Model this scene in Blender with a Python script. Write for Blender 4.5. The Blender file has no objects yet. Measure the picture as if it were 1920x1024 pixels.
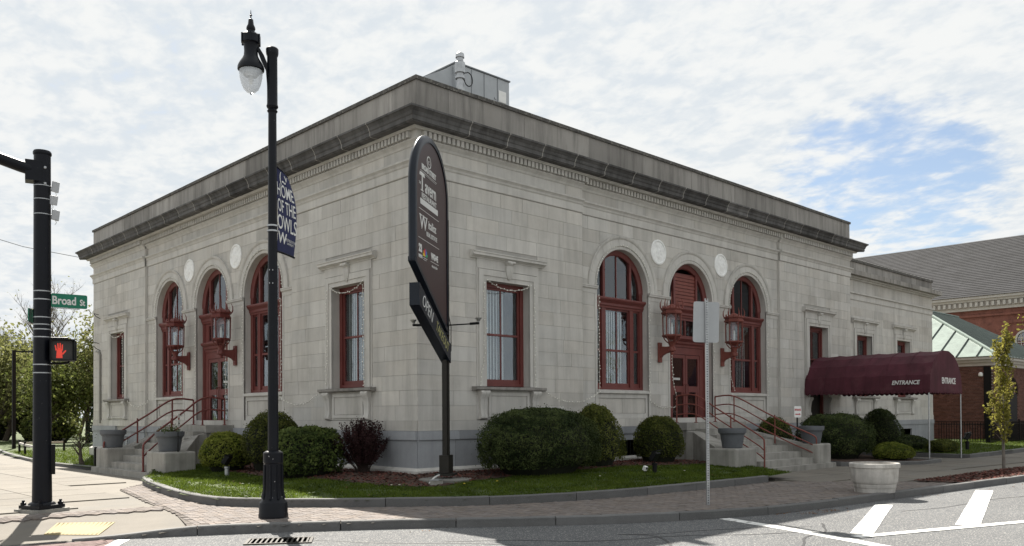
import bpy, bmesh, math, random
import numpy as np
from mathutils import Vector, Matrix, noise as mnoise
from mathutils.geometry import tessellate_polygon
rad = math.radians
SC = bpy.context.scene
COL = SC.collection
SC.unit_settings.scale_length = 0.9          # one unit is 0.9 m
rng = random.Random(7)
nrng = np.random.default_rng(11)

# ------------------------------------------------------------------ camera
def cam_axes(yaw, pitch, roll):
    f = Vector((math.cos(yaw)*math.cos(pitch), math.sin(yaw)*math.cos(pitch), math.sin(pitch)))
    r = Vector((math.sin(yaw), -math.cos(yaw), 0)); u = r.cross(f)
    r2 = r*math.cos(roll)+u*math.sin(roll); u2 = -r*math.sin(roll)+u*math.cos(roll)
    return r2, u2, f
cd = bpy.data.cameras.new('camera'); cam = bpy.data.objects.new('camera', cd); COL.objects.link(cam)
_r, _u, _f = cam_axes(0.808250, 0.0116042, -0.00576556)
cam.matrix_world = Matrix(((_r.x, _u.x, -_f.x, -13.5934), (_r.y, _u.y, -_f.y, -17.8185), (_r.z, _u.z, -_f.z, 1.5), (0, 0, 0, 1)))
cd.sensor_width = 36; cd.lens = 1589.948/1920*36; cd.shift_y = (758.36-512)/1920
cd.clip_end = 5000; cd.clip_start = .05
SC.camera = cam

# ------------------------------------------------------------------ sky, sun, exposure
SUN = Vector((-0.34, -0.88, -1.0))           # direction the light travels
W = bpy.data.worlds.new('World'); SC.world = W; W.use_nodes = True
def build_world():
    nt = W.node_tree; N = nt.nodes; L = nt.links; N.clear()
    out = N.new('ShaderNodeOutputWorld'); bg = N.new('ShaderNodeBackground'); bg.inputs['Strength'].default_value = 0.05
    L.new(bg.outputs[0], out.inputs[0])
    sky = N.new('ShaderNodeTexSky'); sky.sky_type = 'NISHITA'; sky.sun_disc = False
    to = -SUN
    sky.sun_elevation = math.atan2(to.z, math.hypot(to.x, to.y)); sky.sun_rotation = math.atan2(to.x, to.y)
    sky.air_density = 1.0; sky.dust_density = .6; sky.ozone_density = 1.5
    tc = N.new('ShaderNodeTexCoord'); sep = N.new('ShaderNodeSeparateXYZ'); L.new(tc.outputs['Generated'], sep.inputs[0])
    def m(op, a, b=None, c=None, clamp=False):
        n = N.new('ShaderNodeMath'); n.operation = op; n.use_clamp = clamp
        for i, x in enumerate((a, b, c)):
            if x is None: continue
            if isinstance(x, (int, float)): n.inputs[i].default_value = x
            else: L.new(x, n.inputs[i])
        return n.outputs[0]
    den = m('ADD', m('MAXIMUM', sep.outputs[2], 0.0), .16)
    com = N.new('ShaderNodeCombineXYZ'); L.new(m('DIVIDE', sep.outputs[0], den), com.inputs[0]); L.new(m('DIVIDE', sep.outputs[1], den), com.inputs[1])
    mp = N.new('ShaderNodeMapping'); L.new(com.outputs[0], mp.inputs[0]); mp.inputs['Rotation'].default_value = (0, 0, rad(28)); mp.inputs['Scale'].default_value = (1.0, .80, 1)
    def nz(scale, det, ro, dist=0, off=0):
        n = N.new('ShaderNodeTexNoise'); n.inputs['Scale'].default_value = scale; n.inputs['Detail'].default_value = det
        n.inputs['Roughness'].default_value = ro; n.inputs['Distortion'].default_value = dist
        L.new(mp.outputs[0], n.inputs['Vector']); n.noise_dimensions = '4D'; n.inputs['W'].default_value = off
        return n.outputs['Fac']
    big = nz(1.1, 3, .5, .2, 3.1); mid = nz(9.5, 4, .52, .35, 1.7); fine = nz(27, 5, .58, .4, 5.0)
    # two clear gaps in the cloud sheet
    def gap(d, lo, hi):
        v = Vector(d).normalized(); n = N.new('ShaderNodeVectorMath'); n.operation = 'DOT_PRODUCT'; L.new(tc.outputs['Generated'], n.inputs[0]); n.inputs[1].default_value = v
        r = N.new('ShaderNodeMapRange'); r.interpolation_type = 'SMOOTHSTEP'; L.new(n.outputs['Value'], r.inputs[0]); r.inputs[1].default_value = lo; r.inputs[2].default_value = hi
        return r.outputs[0]
    def pdir(px, py):
        v = _f + _r*((px-960)/1589.948) - _u*((py-758.36)/1589.948); return v
    g = m('ADD', m('MULTIPLY', gap(pdir(1640, 375), math.cos(rad(9)), math.cos(rad(2))), .36), m('MULTIPLY', gap(pdir(230, 60), math.cos(rad(9)), math.cos(rad(1.5))), .12))
    g = m('ADD', g, m('MULTIPLY', gap(pdir(1930, 330), math.cos(rad(8)), math.cos(rad(2))), .1))
    cov = m('ADD', m('ADD', m('MULTIPLY', big, .5), m('MULTIPLY', mid, .75)), m('MULTIPLY', fine, .30))
    cov = m('SUBTRACT', cov, g)
    mask = N.new('ShaderNodeMapRange'); mask.interpolation_type = 'SMOOTHSTEP'; L.new(cov, mask.inputs[0]); mask.inputs[1].default_value = .27; mask.inputs[2].default_value = .57
    br = N.new('ShaderNodeMapRange'); br.interpolation_type = 'SMOOTHSTEP'; L.new(m('ADD', m('ADD', m('MULTIPLY', mid, .50), m('MULTIPLY', fine, .32)), m('MULTIPLY', big, .18)), br.inputs[0]); br.inputs[1].default_value = .40; br.inputs[2].default_value = .575
    cc = N.new('ShaderNodeMix'); cc.data_type = 'RGBA'; L.new(br.outputs[0], cc.inputs['Factor']); cc.inputs['A'].default_value = (5.5, 5.9, 6.25, 1); cc.inputs['B'].default_value = (6.75, 6.85, 6.8, 1)
    mx = N.new('ShaderNodeMix'); mx.data_type = 'RGBA'; L.new(mask.outputs[0], mx.inputs['Factor']); hz = N.new('ShaderNodeMix'); hz.data_type = 'RGBA'; hz.inputs['Factor'].default_value = .22; L.new(sky.outputs[0], hz.inputs['A']); hz.inputs['B'].default_value = (5.2, 5.6, 6.0, 1); L.new(hz.outputs['Result'], mx.inputs['A']); L.new(cc.outputs['Result'], mx.inputs['B'])
    L.new(mx.outputs['Result'], bg.inputs['Color'])
build_world()
sd = bpy.data.lights.new('sun', 'SUN'); sun = bpy.data.objects.new('sun', sd); COL.objects.link(sun)
sd.energy = 5.0; sd.angle = rad(.5); sd.color = (1, .94, .85)
sun.rotation_euler = SUN.to_track_quat('-Z', 'Y').to_euler(); sun.location = (20, 40, 60)
SC.view_settings.view_transform = 'Standard'; SC.view_settings.look = 'None'; SC.view_settings.exposure = 1.44
SC.view_settings.gamma = 1; SC.view_settings.use_curve_mapping = False
SC.cycles.max_bounces = 6; SC.cycles.transparent_max_bounces = 12; SC.cycles.caustics_reflective = False; SC.cycles.caustics_refractive = False

# ------------------------------------------------------------------ materials
MATS = {}
def M(name, col, rough=.8, var=.12, scale=3., bump=0., bscale=30., metal=0., spec=.3, rnd=0., streak=0., coat=0., speck=None, warm=0., alt=None, altscale=.6, altlo=.5, althi=.65):
    if name in MATS: return MATS[name]
    mt = bpy.data.materials.new(name); mt.use_nodes = True; nt = mt.node_tree; N = nt.nodes; L = nt.links
    b = N['Principled BSDF']; b.inputs['Roughness'].default_value = rough; b.inputs['Metallic'].default_value = metal; b.inputs['Specular IOR Level'].default_value = spec
    if coat: b.inputs['Coat Weight'].default_value = coat; b.inputs['Coat Roughness'].default_value = .15
    geo = N.new('ShaderNodeNewGeometry'); pos = geo.outputs['Position']
    def nz(s, det=5, ro=.6, vec=pos):
        n = N.new('ShaderNodeTexNoise'); n.inputs['Scale'].default_value = s; n.inputs['Detail'].default_value = det; n.inputs['Roughness'].default_value = ro; L.new(vec, n.inputs['Vector']); return n.outputs['Fac']
    def mr(x, a, b_, lo, hi):
        n = N.new('ShaderNodeMapRange'); L.new(x, n.inputs[0]); n.inputs[1].default_value = a; n.inputs[2].default_value = b_; n.inputs[3].default_value = lo; n.inputs[4].default_value = hi; return n.outputs[0]
    def mul(c, v):
        n = N.new('ShaderNodeMix'); n.data_type = 'RGBA'; n.blend_type = 'MULTIPLY'; n.inputs['Factor'].default_value = 1
        L.new(c, n.inputs['A']); L.new(v, n.inputs['B']); return n.outputs['Result']
    rg = N.new('ShaderNodeRGB'); rg.outputs[0].default_value = (*col, 1); c = rg.outputs[0]
    if alt:
        n = N.new('ShaderNodeMix'); n.data_type = 'RGBA'; L.new(mr(nz(altscale, 6, .65), altlo, althi, 0, 1), n.inputs['Factor']); L.new(c, n.inputs['A']); n.inputs['B'].default_value = (*alt, 1); c = n.outputs['Result']
    if var: c = mul(c, mr(nz(scale), .3, .7, 1-var, 1+var))
    if streak:
        mp = N.new('ShaderNodeMapping'); L.new(pos, mp.inputs[0]); mp.inputs['Scale'].default_value = (2.2, 2.2, .22)
        c = mul(c, mr(nz(1.6, 6, .65, mp.outputs[0]), .45, .72, 1+streak*.25, 1-streak))
    if rnd:
        oi = N.new('ShaderNodeObjectInfo'); at = N.new('ShaderNodeAttribute'); at.attribute_name = 'rnd'
        ad = N.new('ShaderNodeMath'); ad.operation = 'ADD'; L.new(oi.outputs['Random'], ad.inputs[0]); L.new(at.outputs['Fac'], ad.inputs[1])
        fr = N.new('ShaderNodeMath'); fr.operation = 'FRACT'; L.new(ad.outputs[0], fr.inputs[0])
        cu = N.new('ShaderNodeMath'); cu.operation = 'SUBTRACT'; L.new(fr.outputs[0], cu.inputs[0]); cu.inputs[1].default_value = .5
        if streak: cp = N.new('ShaderNodeMath'); cp.operation = 'POWER'; L.new(cu.outputs[0], cp.inputs[0]); cp.inputs[1].default_value = 3.0; c = mul(c, mr(cp.outputs[0], -.125, .125, 1-rnd*2.6, 1+rnd*2.6))
        else: c = mul(c, mr(cu.outputs[0], -.5, .5, 1-rnd, 1+rnd))
        if warm:
            f2 = N.new('ShaderNodeMath'); f2.operation = 'MULTIPLY'; L.new(fr.outputs[0], f2.inputs[0]); f2.inputs[1].default_value = 7.13
            f3 = N.new('ShaderNodeMath'); f3.operation = 'FRACT'; L.new(f2.outputs[0], f3.inputs[0])
            n = N.new('ShaderNodeMix'); n.data_type = 'RGBA'; L.new(f3.outputs[0], n.inputs['Factor']); n.inputs['A'].default_value = (1+warm, 1, 1-warm*1.2, 1); n.inputs['B'].default_value = (1-warm*.6, 1, 1+warm, 1)
            c = mul(c, n.outputs['Result'])
    if speck:
        c2 = N.new('ShaderNodeMix'); c2.data_type = 'RGBA'; L.new(mr(nz(speck[0], 2, .5), speck[2], speck[2]+.06, 0, 1), c2.inputs['Factor']); L.new(c, c2.inputs['A']); c2.inputs['B'].default_value = (*speck[1], 1); c = c2.outputs['Result']
    L.new(c, b.inputs['Base Color'])
    if bump:
        bp = N.new('ShaderNodeBump'); bp.inputs['Strength'].default_value = min(1, bump); bp.inputs['Distance'].default_value = .02; L.new(nz(bscale, 6, .65), bp.inputs['Height']); L.new(bp.outputs[0], b.inputs['Normal'])
    MATS[name] = mt; return mt
def glass_mat(name, tint=(.02, .025, .03), trans=.45, rough=.03):
    if name in MATS: return MATS[name]
    mt = bpy.data.materials.new(name); mt.use_nodes = True; nt = mt.node_tree; N = nt.nodes; L = nt.links; N.clear()
    out = N.new('ShaderNodeOutputMaterial'); mix = N.new('ShaderNodeMixShader'); gl = N.new('ShaderNodeBsdfGlossy'); tr = N.new('ShaderNodeBsdfTransparent')
    geo = N.new('ShaderNodeNewGeometry'); nz = N.new('ShaderNodeTexNoise'); nz.inputs['Scale'].default_value = 1.7; L.new(geo.outputs['Position'], nz.inputs['Vector'])
    bp = N.new('ShaderNodeBump'); bp.inputs['Strength'].default_value = .25; bp.inputs['Distance'].default_value = .03; L.new(nz.outputs['Fac'], bp.inputs['Height']); L.new(bp.outputs[0], gl.inputs['Normal'])
    fr = N.new('ShaderNodeMath'); fr.operation = 'POWER'; lw = N.new('ShaderNodeLayerWeight'); lw.inputs['Blend'].default_value = .5; L.new(lw.outputs['Facing'], fr.inputs[0]); fr.inputs[1].default_value = 4.5
    mr = N.new('ShaderNodeMapRange'); L.new(fr.outputs[0], mr.inputs[0]); mr.inputs[1].default_value = 0; mr.inputs[2].default_value = 1; mr.inputs[3].default_value = max(.06, 1-trans-.43); mr.inputs[4].default_value = 1.0
    gl.inputs['Color'].default_value = (.8, .85, .9, 1); gl.inputs['Roughness'].default_value = rough; tr.inputs['Color'].default_value = (.86, .89, .90, 1)
    L.new(mr.outputs[0], mix.inputs[0]); L.new(tr.outputs[0], mix.inputs[1]); L.new(gl.outputs[0], mix.inputs[2]); L.new(mix.outputs[0], out.inputs[0])
    MATS[name] = mt; return mt
def leaf_mat(name, c0, c1, tr=.35):
    if name in MATS: return MATS[name]
    mt = bpy.data.materials.new(name); mt.use_nodes = True; nt = mt.node_tree; N = nt.nodes; L = nt.links
    b = N['Principled BSDF']; out = N['Material Output']; b.inputs['Roughness'].default_value = .65; b.inputs['Specular IOR Level'].default_value = .10
    at = N.new('ShaderNodeAttribute'); at.attribute_name = 'rnd'
    mx = N.new('ShaderNodeMix'); mx.data_type = 'RGBA'; L.new(at.outputs['Fac'], mx.inputs['Factor']); mx.inputs['A'].default_value = (*c0, 1); mx.inputs['B'].default_value = (*c1, 1)
    geo = N.new('ShaderNodeNewGeometry'); nz = N.new('ShaderNodeTexNoise'); nz.inputs['Scale'].default_value = 2.3; nz.inputs['Detail'].default_value = 4; L.new(geo.outputs['Position'], nz.inputs['Vector'])
    mr = N.new('ShaderNodeMapRange'); L.new(nz.outputs['Fac'], mr.inputs[0]); mr.inputs[1].default_value = .35; mr.inputs[2].default_value = .65; mr.inputs[3].default_value = .75; mr.inputs[4].default_value = 1.25
    mm = N.new('ShaderNodeMix'); mm.data_type = 'RGBA'; mm.blend_type = 'MULTIPLY'; mm.inputs['Factor'].default_value = 1; L.new(mx.outputs['Result'], mm.inputs['A']); L.new(mr.outputs[0], mm.inputs['B'])
    L.new(mm.outputs['Result'], b.inputs['Base Color'])
    t = N.new('ShaderNodeBsdfTranslucent'); L.new(mm.outputs['Result'], t.inputs['Color']); ms = N.new('ShaderNodeMixShader'); ms.inputs[0].default_value = tr
    L.new(b.outputs[0], ms.inputs[1]); L.new(t.outputs[0], ms.inputs[2]); L.new(ms.outputs[0], out.inputs['Surface'])
    MATS[name] = mt; return mt
def emit_mat(name, col, s):
    mt = bpy.data.materials.new(name); mt.use_nodes = True; b = mt.node_tree.nodes['Principled BSDF']; b.inputs['Base Color'].default_value = (*col, 1)
    b.inputs['Emission Color'].default_value = (*col, 1); b.inputs['Emission Strength'].default_value = s; return mt

STONE = M('limestone', (.50, .482, .447), .85, .07, 1.3, .25, 60, rnd=.048, streak=.18, warm=.012, spec=.2, alt=(.43, .41, .375), altscale=.55, altlo=.52, althi=.72)
TRIM = M('limestone_trim', (.515, .498, .465), .85, .09, 1.1, .2, 60, streak=.16, spec=.2)
MORT = M('mortar', (.37, .355, .33), .95, .1)
GRAN = M('granite', (.30, .31, .325), .75, .09, 2, .15, 90, rnd=.07, speck=(120, (.25, .26, .28), .6), streak=.12)
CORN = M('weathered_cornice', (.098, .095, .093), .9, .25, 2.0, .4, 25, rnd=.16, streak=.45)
PARA = M('weathered_parapet', (.32, .302, .28), .9, .2, 1.0, .3, 30, rnd=.1, streak=.4, alt=(.22, .207, .19), altscale=.5, altlo=.42, althi=.62)
COPE = M('coping_lichen', (.10, .095, .088), .95, .3, 6, .5, 25, speck=(14, (.2, .19, .17), .58))
JOINT = M('lime_mortar_light', (.33, .315, .29), .9, .1)
RED = M('oxblood_paint', (.142, .036, .031), .5, .14, 3, .1, 30, spec=.4)
REDL = M('faded_oxblood_paint', (.19, .056, .043), .55, .16, 4, .1, 30, spec=.35)
GLASS = glass_mat('window_glass')
LGLASS = glass_mat('lantern_glass', trans=.5)
BLIND = M('blind_fabric', (.80, .82, .78), .8, .05)
DARK = M('dark_interior', (.03, .03, .03), .9, 0)
WHITE = M('white_paint', (.78, .78, .76), .6, .08, 5)
PLAQ = M('white_plaster', (.84, .84, .82), .7, .12, 9, .5, 14)
BLK = M('black_enamel', (.0035, .0045, .008), .38, .2, 6, spec=.22, speck=(38, (.2, .2, .2), .74))
BLK2 = M('black_paint', (.006, .0065, .007), .5, .1, spec=.2)
NAVY = M('navy_enamel', (.006, .010, .018), .3, .2, 4, spec=.3)
BLKB = M('chipped_black_enamel', (.0035, .0045, .008), .38, .2, 6, spec=.22, speck=(17, (.45, .45, .44), .70))
STEEL = M('galvanised_steel', (.42, .43, .44), .42, .15, 8, metal=.8, spec=.5)
ALU = M('sign_back_aluminium', (.36, .37, .38), .45, .07, 2.2, metal=.55)
ASPH = M('asphalt', (.098, .101, .105), .92, .14, .9, .55, 45, alt=(.088, .0905, .094), altscale=.45, altlo=.46, althi=.60, speck=(42, (.30, .295, .28), .58))
CONC = M('pavement_concrete', (.163, .148, .126), .9, .12, .9, .25, 45, rnd=.07, speck=(70, (.135, .13, .118), .62), alt=(.15, .142, .128), altscale=.5, altlo=.5, althi=.7)
CONC2 = M('stair_concrete', (.285, .275, .25), .9, .16, 1.6, .3, 35, rnd=.05, streak=.25, alt=(.225, .215, .20), altscale=.9, altlo=.5, althi=.7)
CURB = M('kerb_granite', (.125, .124, .122), .85, .12, 2.2, .45, 28, rnd=.14, speck=(95, (.20, .20, .20), .62))
PAVER = M('clay_paver', (.160, .139, .126), .9, .12, 2.0, .35, 40, rnd=.17, warm=.04)
PAVJ = M('paver_sand', (.105, .092, .08), .95, .15, 5)
XWALK = M('crosswalk_clay', (.135, .09, .083), .9, .12, 3, .3, 40, rnd=.2)
YEL = M('tactile_yellow', (.27, .22, .11), .8, .1, 5)
PAINT = M('road_paint', (.66, .66, .64), .75, .12, 5, .2, 60, alt=(.28, .28, .275), altscale=6, altlo=.54, althi=.66)
TAR = M('crack_sealant', (.05, .05, .052), .5, .2, 8)
SOIL = M('soil', (.07, .045, .035), .95, .3, 6, .6, 25)
MULCH = M('red_mulch', (.115, .042, .032), .9, .25, 8, .4, 40, rnd=.45)
GRASSB = M('turf', (.045, .066, .012), .9, .35, 2.5, .5, 30)
GRASS = leaf_mat('grass_blade', (.055, .085, .010), (.115, .155, .026), .45)
BUSHG = leaf_mat('boxwood_leaf', (.024, .038, .013), (.075, .095, .032), .25)
BUSHY = leaf_mat('yew_leaf', (.075, .10, .014), (.17, .19, .035), .35)
BUSHO = leaf_mat('olive_leaf', (.050, .064, .013), (.12, .13, .032), .3)
BUSHR = leaf_mat('barberry_leaf', (.028, .012, .014), (.06, .03, .03), .25)
HEDGE = leaf_mat('hedge_leaf', (.038, .06, .016), (.11, .14, .038), .3)
YTREE = leaf_mat('spring_leaf', (.15, .145, .028), (.30, .275, .065), .5)
BGTREE = leaf_mat('maple_spring_leaf', (.10, .11, .035), (.21, .215, .085), .5)
BGTREE2 = leaf_mat('mixed_tree_leaf', (.055, .075, .018), (.14, .16, .045), .45)
CONIF = leaf_mat('conifer_leaf', (.012, .022, .014), (.03, .045, .025), .15)
BARK = M('bark', (.075, .06, .05), .95, .3, 8, .5, 25)
BARKL = M('pale_bark', (.17, .15, .13), .95, .2, 8, .4, 25)
MAROON = M('maroon_canvas', (.068, .016, .025), .8, .22, 1.3, .3, 6, streak=.25, alt=(.088, .034, .040), altscale=1.1, altlo=.55, althi=.75)
GREYP = M('grey_plastic', (.105, .112, .122), .6, .1, 4)
BRICK = M('red_brick', (.125, .062, .048), .9, .1, 3, .2, 60, rnd=.28)
BRICKM = M('brick_mortar', (.30, .265, .235), .95, .1)
BRICK2 = M('old_red_brick', (.20, .085, .064), .92, .2, 1.2, .3, 50, alt=(.15, .065, .05), altscale=3.0, altlo=.5, althi=.6)
SHING = M('grey_shingle', (.031, .0315, .034), .95, .22, .8, .3, 12, rnd=.09, streak=.2)
COPPER = M('green_copper', (.17, .215, .19), .5, .12, 1.2, spec=.4, streak=.2)
CREAM = M('cream_trim', (.46, .445, .41), .7, .08)
SIGNBR = M('sign_brown', (.045, .022, .022), .4, .05, spec=.4)
LETTER = M('white_vinyl', (.66, .66, .64), .6, 0)
GREENS = M('sign_green', (.012, .16, .095), .45, .06, 3)
BANN = M('banner_navy', (.032, .036, .085), .8, .1, 4)
REDLET = M('red_letter', (.45, .02, .03), .6, 0)
GLOBE = M('globe_glass', (.72, .75, .78), .22, .1, 5, spec=.5); GLOBE.node_tree.nodes['Principled BSDF'].inputs['Alpha'].default_value = .55; GLOBE.node_tree.nodes['Principled BSDF'].inputs['Transmission Weight'].default_value = .0
BULB = M('warm_bulb_plastic', (.85, .83, .76), .4, 0)
WIRE = M('clear_wire', (.55, .54, .48), .6, .1)
HVAC = M('hvac_grey', (.40, .42, .44), .55, .08, 2)
BRONZE = M('bronze_dark', (.028, .026, .022), .45, .15, 5, metal=.4)

# ------------------------------------------------------------------ object helpers
def tag(o, label=None, cat=None, group=None, kind=None):
    if label: o['label'] = label
    if cat: o['category'] = cat
    if group: o['group'] = group
    if kind: o['kind'] = kind
    return o
def empty(name, loc=(0, 0, 0), label=None, cat=None, group=None, rz=0):
    o = bpy.data.objects.new(name, None); COL.objects.link(o); o.location = loc; o.rotation_euler = (0, 0, rz); o.empty_display_size = .2
    return tag(o, label, cat, group)
def copy_tree(o, parent=None):
    c = o.copy(); COL.objects.link(c)
    if parent: c.parent = parent
    for ch in list(o.children): copy_tree(ch, c)
    return c
class MB:
    def __init__(s): s.v = []; s.f = []; s.r = []
    def add(s, vs, fs, rnd=None):
        n = len(s.v); s.v.extend([tuple(v) for v in vs]); s.f.extend([tuple(i+n for i in f) for f in fs])
        s.r.extend([rnd if rnd is not None else 0.]*len(fs)); return s
    def box(s, c, d, rz=0, rx=0, ry=0, rnd=None):
        R = Matrix.Rotation(rz, 3, 'Z') @ Matrix.Rotation(ry, 3, 'Y') @ Matrix.Rotation(rx, 3, 'X'); c = Vector(c)
        vs = [c + R @ Vector((x*d[0]/2, y*d[1]/2, z*d[2]/2)) for z in (-1, 1) for y in (-1, 1) for x in (-1, 1)]
        return s.add(vs, [(0, 2, 3, 1), (4, 5, 7, 6), (0, 1, 5, 4), (2, 6, 7, 3), (0, 4, 6, 2), (1, 3, 7, 5)], rnd)
    def b2(s, a, b, rnd=None):   # box from min corner to max corner
        return s.box([(a[i]+b[i])/2 for i in range(3)], [abs(b[i]-a[i]) for i in range(3)], rnd=rnd)
    def tube(s, pts, r, n=8, cap=True):
        pts = [Vector(p) for p in pts]; rs = r if isinstance(r, (list, tuple)) else [r]*len(pts)
        vs = []; up = None
        for i, p in enumerate(pts):
            t = (pts[min(i+1, len(pts)-1)]-pts[max(i-1, 0)]).normalized()
            if up is None: up = Vector((0, 0, 1)) if abs(t.z) < .9 else Vector((1, 0, 0))
            a = t.cross(up); a = a.normalized() if a.length > 1e-6 else Vector((1, 0, 0)); bb = a.cross(t).normalized(); up = bb
            for k in range(n): th = 2*math.pi*k/n; vs.append(p+(a*math.cos(th)+bb*math.sin(th))*rs[i])
        fs = [(i*n+k, i*n+(k+1) % n, (i+1)*n+(k+1) % n, (i+1)*n+k) for i in range(len(pts)-1) for k in range(n)]
        if cap: fs += [tuple(range(n-1, -1, -1)), tuple((len(pts)-1)*n+k for k in range(n))]
        return s.add(vs, fs)
    def lathe(s, c, prof, n=20, cap=True, sq=0):
        vs = []; c = Vector(c)
        for r, z in prof:
            for k in range(n): th = 2*math.pi*(k+.5*sq)/n; vs.append(c+Vector((r*math.cos(th), r*math.sin(th), z)))
        m = len(prof); fs = [(i*n+k, i*n+(k+1) % n, (i+1)*n+(k+1) % n, (i+1)*n+k) for i in range(m-1) for k in range(n)]
        if cap: fs += [tuple(range(n-1, -1, -1)), tuple((m-1)*n+k for k in range(n))]
        return s.add(vs, fs)
    def prism(s, poly, fn, a, b):   # polygon in 2-D, fn(p, q, t) -> point ; t = a..b
        n = len(poly); vs = [fn(p, q, a) for p, q in poly]+[fn(p, q, b) for p, q in poly]
        return s.add(vs, [tuple(range(n-1, -1, -1)), tuple(range(n, 2*n))]+[(i, (i+1) % n, n+(i+1) % n, n+i) for i in range(n)])
    def sweep(s, sections, close=False, cap=True):   # list of equal-length point rings
        n = len(sections[0]); m = len(sections); vs = [p for sec in sections for p in sec]
        fs = [(i*n+k, i*n+(k+1) % n, ((i+1) % m)*n+(k+1) % n, ((i+1) % m)*n+k) for i in range(m if close else m-1) for k in range(n)]
        if cap and not close: fs += [tuple(range(n-1, -1, -1)), tuple((m-1)*n+k for k in range(n))]
        return s.add(vs, fs)
    def build(s, name, mat, parent=None, smooth=None, bevel=0, T=None):
        me = bpy.data.meshes.new(name); vs = s.v if T is None else [tuple(T(*v)) for v in s.v]
        me.from_pydata(vs, [], s.f)
        if any(s.r): at = me.attributes.new('rnd', 'FLOAT', 'FACE'); at.data.foreach_set('value', s.r)
        bm = bmesh.new(); bm.from_mesh(me)
        if len(s.f) < 60000: bmesh.ops.recalc_face_normals(bm, faces=bm.faces)
        bm.to_mesh(me); bm.free()
        if smooth is not None:
            me.shade_smooth(); me.set_sharp_from_angle(angle=rad(smooth))
        me.materials.append(mat)
        o = bpy.data.objects.new(name, me); COL.objects.link(o)
        if parent: o.parent = parent
        if bevel:
            md = o.modifiers.new('bevel', 'BEVEL'); md.width = bevel; md.segments = 2; md.limit_method = 'ANGLE'
        return o
def text(body, size, mat, parent, loc, xd, yd, ext=.004, align='CENTER', shear=0, sx=1., off=0., name='lettering'):
    cu = bpy.data.curves.new(name, 'FONT'); cu.body = body; cu.size = size; cu.extrude = ext; cu.align_x = align; cu.align_y = 'CENTER'; cu.shear = shear; cu.offset = off
    cu.resolution_u = 3
    tmp = bpy.data.objects.new('tmp', cu); me = bpy.data.meshes.new_from_object(tmp); bpy.data.objects.remove(tmp); bpy.data.curves.remove(cu); me.name = name
    o = bpy.data.objects.new(name, me); COL.objects.link(o); me.materials.clear(); me.materials.append(mat)
    xd = Vector(xd).normalized(); yd = Vector(yd); yd = (yd-xd*yd.dot(xd)).normalized(); zd = xd.cross(yd)
    mw = Matrix(((xd.x*sx, yd.x, zd.x, loc[0]), (xd.y*sx, yd.y, zd.y, loc[1]), (xd.z*sx, yd.z, zd.z, loc[2]), (0, 0, 0, 1)))
    if parent: o.parent = parent
    o.matrix_local = mw
    return o
def leaves(name, C, S, mat, parent=None, kind=None, aspect=.55, nrm=None, jit=1.0, rnd=None):
    C = np.asarray(C, float); n = len(C); S = np.broadcast_to(np.asarray(S, float), (n,))
    a = nrng.normal(size=(n, 3)); a /= np.linalg.norm(a, axis=1)[:, None]
    if nrm is not None: a = a*jit+np.asarray(nrm); a /= np.linalg.norm(a, axis=1)[:, None]
    t = nrng.normal(size=(n, 3)); t -= a*(t*a).sum(1)[:, None]; t /= np.linalg.norm(t, axis=1)[:, None]; b = np.cross(a, t)
    s = S[:, None]
    V = np.stack([C-t*s*.5, C+b*s*aspect*.5+a*s*.08, C+t*s*.5, C-b*s*aspect*.5+a*s*.08], 1).reshape(-1, 3)
    me = bpy.data.meshes.new(name); me.vertices.add(4*n); me.vertices.foreach_set('co', V.ravel()); me.loops.add(4*n); me.loops.foreach_set('vertex_index', np.arange(4*n))
    me.polygons.add(n); me.polygons.foreach_set('loop_start', np.arange(0, 4*n, 4)); me.update(calc_edges=True)
    at = me.attributes.new('rnd', 'FLOAT', 'FACE'); at.data.foreach_set('value', nrng.random(n) if rnd is None else np.clip(rnd, 0, 1))
    me.materials.append(mat); o = bpy.data.objects.new(name, me); COL.objects.link(o)
    if parent: o.parent = parent
    if kind: o['kind'] = kind
    return o
UNIT = None
def unit_box(mat):
    key = 'unit_'+mat.name
    if key in bpy.data.meshes: return bpy.data.meshes[key]
    me = bpy.data.meshes.new(key); b = MB().box((0, 0, 0), (1, 1, 1)); me.from_pydata(b.v, [], b.f); me.materials.append(mat); return me
def piece(name, mat, c, d, parent, rz=0, rx=0, ry=0):
    o = bpy.data.objects.new(name, unit_box(mat)); COL.objects.link(o); o.location = c; o.scale = d; o.rotation_euler = (rx, ry, rz); o.parent = parent; return o

# ------------------------------------------------------------------ ground, road, pavement
SW = -.43; RD = -.58
def polymesh(name, pts, z, mat, zf=None, kind='structure', parent=None, sub=0):
    P3 = [Vector((p[0], p[1], z)) for p in pts]; me = bpy.data.meshes.new(name); tris = [tuple(t) for t in tessellate_polygon([P3])]
    tris = [t if (P3[t[1]]-P3[t[0]]).cross(P3[t[2]]-P3[t[0]]).z > 0 else t[::-1] for t in tris]
    me.from_pydata([tuple(p) for p in P3], [], tris); me.materials.append(mat); o = bpy.data.objects.new(name, me); COL.objects.link(o)
    if kind: o['kind'] = kind
    if parent: o.parent = parent
    return o
def inpoly(X, Y, poly):
    X = np.asarray(X, float); Y = np.asarray(Y, float); r = np.zeros(X.shape, bool); n = len(poly)
    for i in range(n):
        x1, y1 = poly[i]; x2, y2 = poly[(i+1) % n]
        c = ((y1 > Y) != (y2 > Y)); xx = x1+(Y-y1)*(x2-x1)/((y2-y1) if y2 != y1 else 1e-9)
        r ^= c & (X < xx)
    return r
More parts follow.
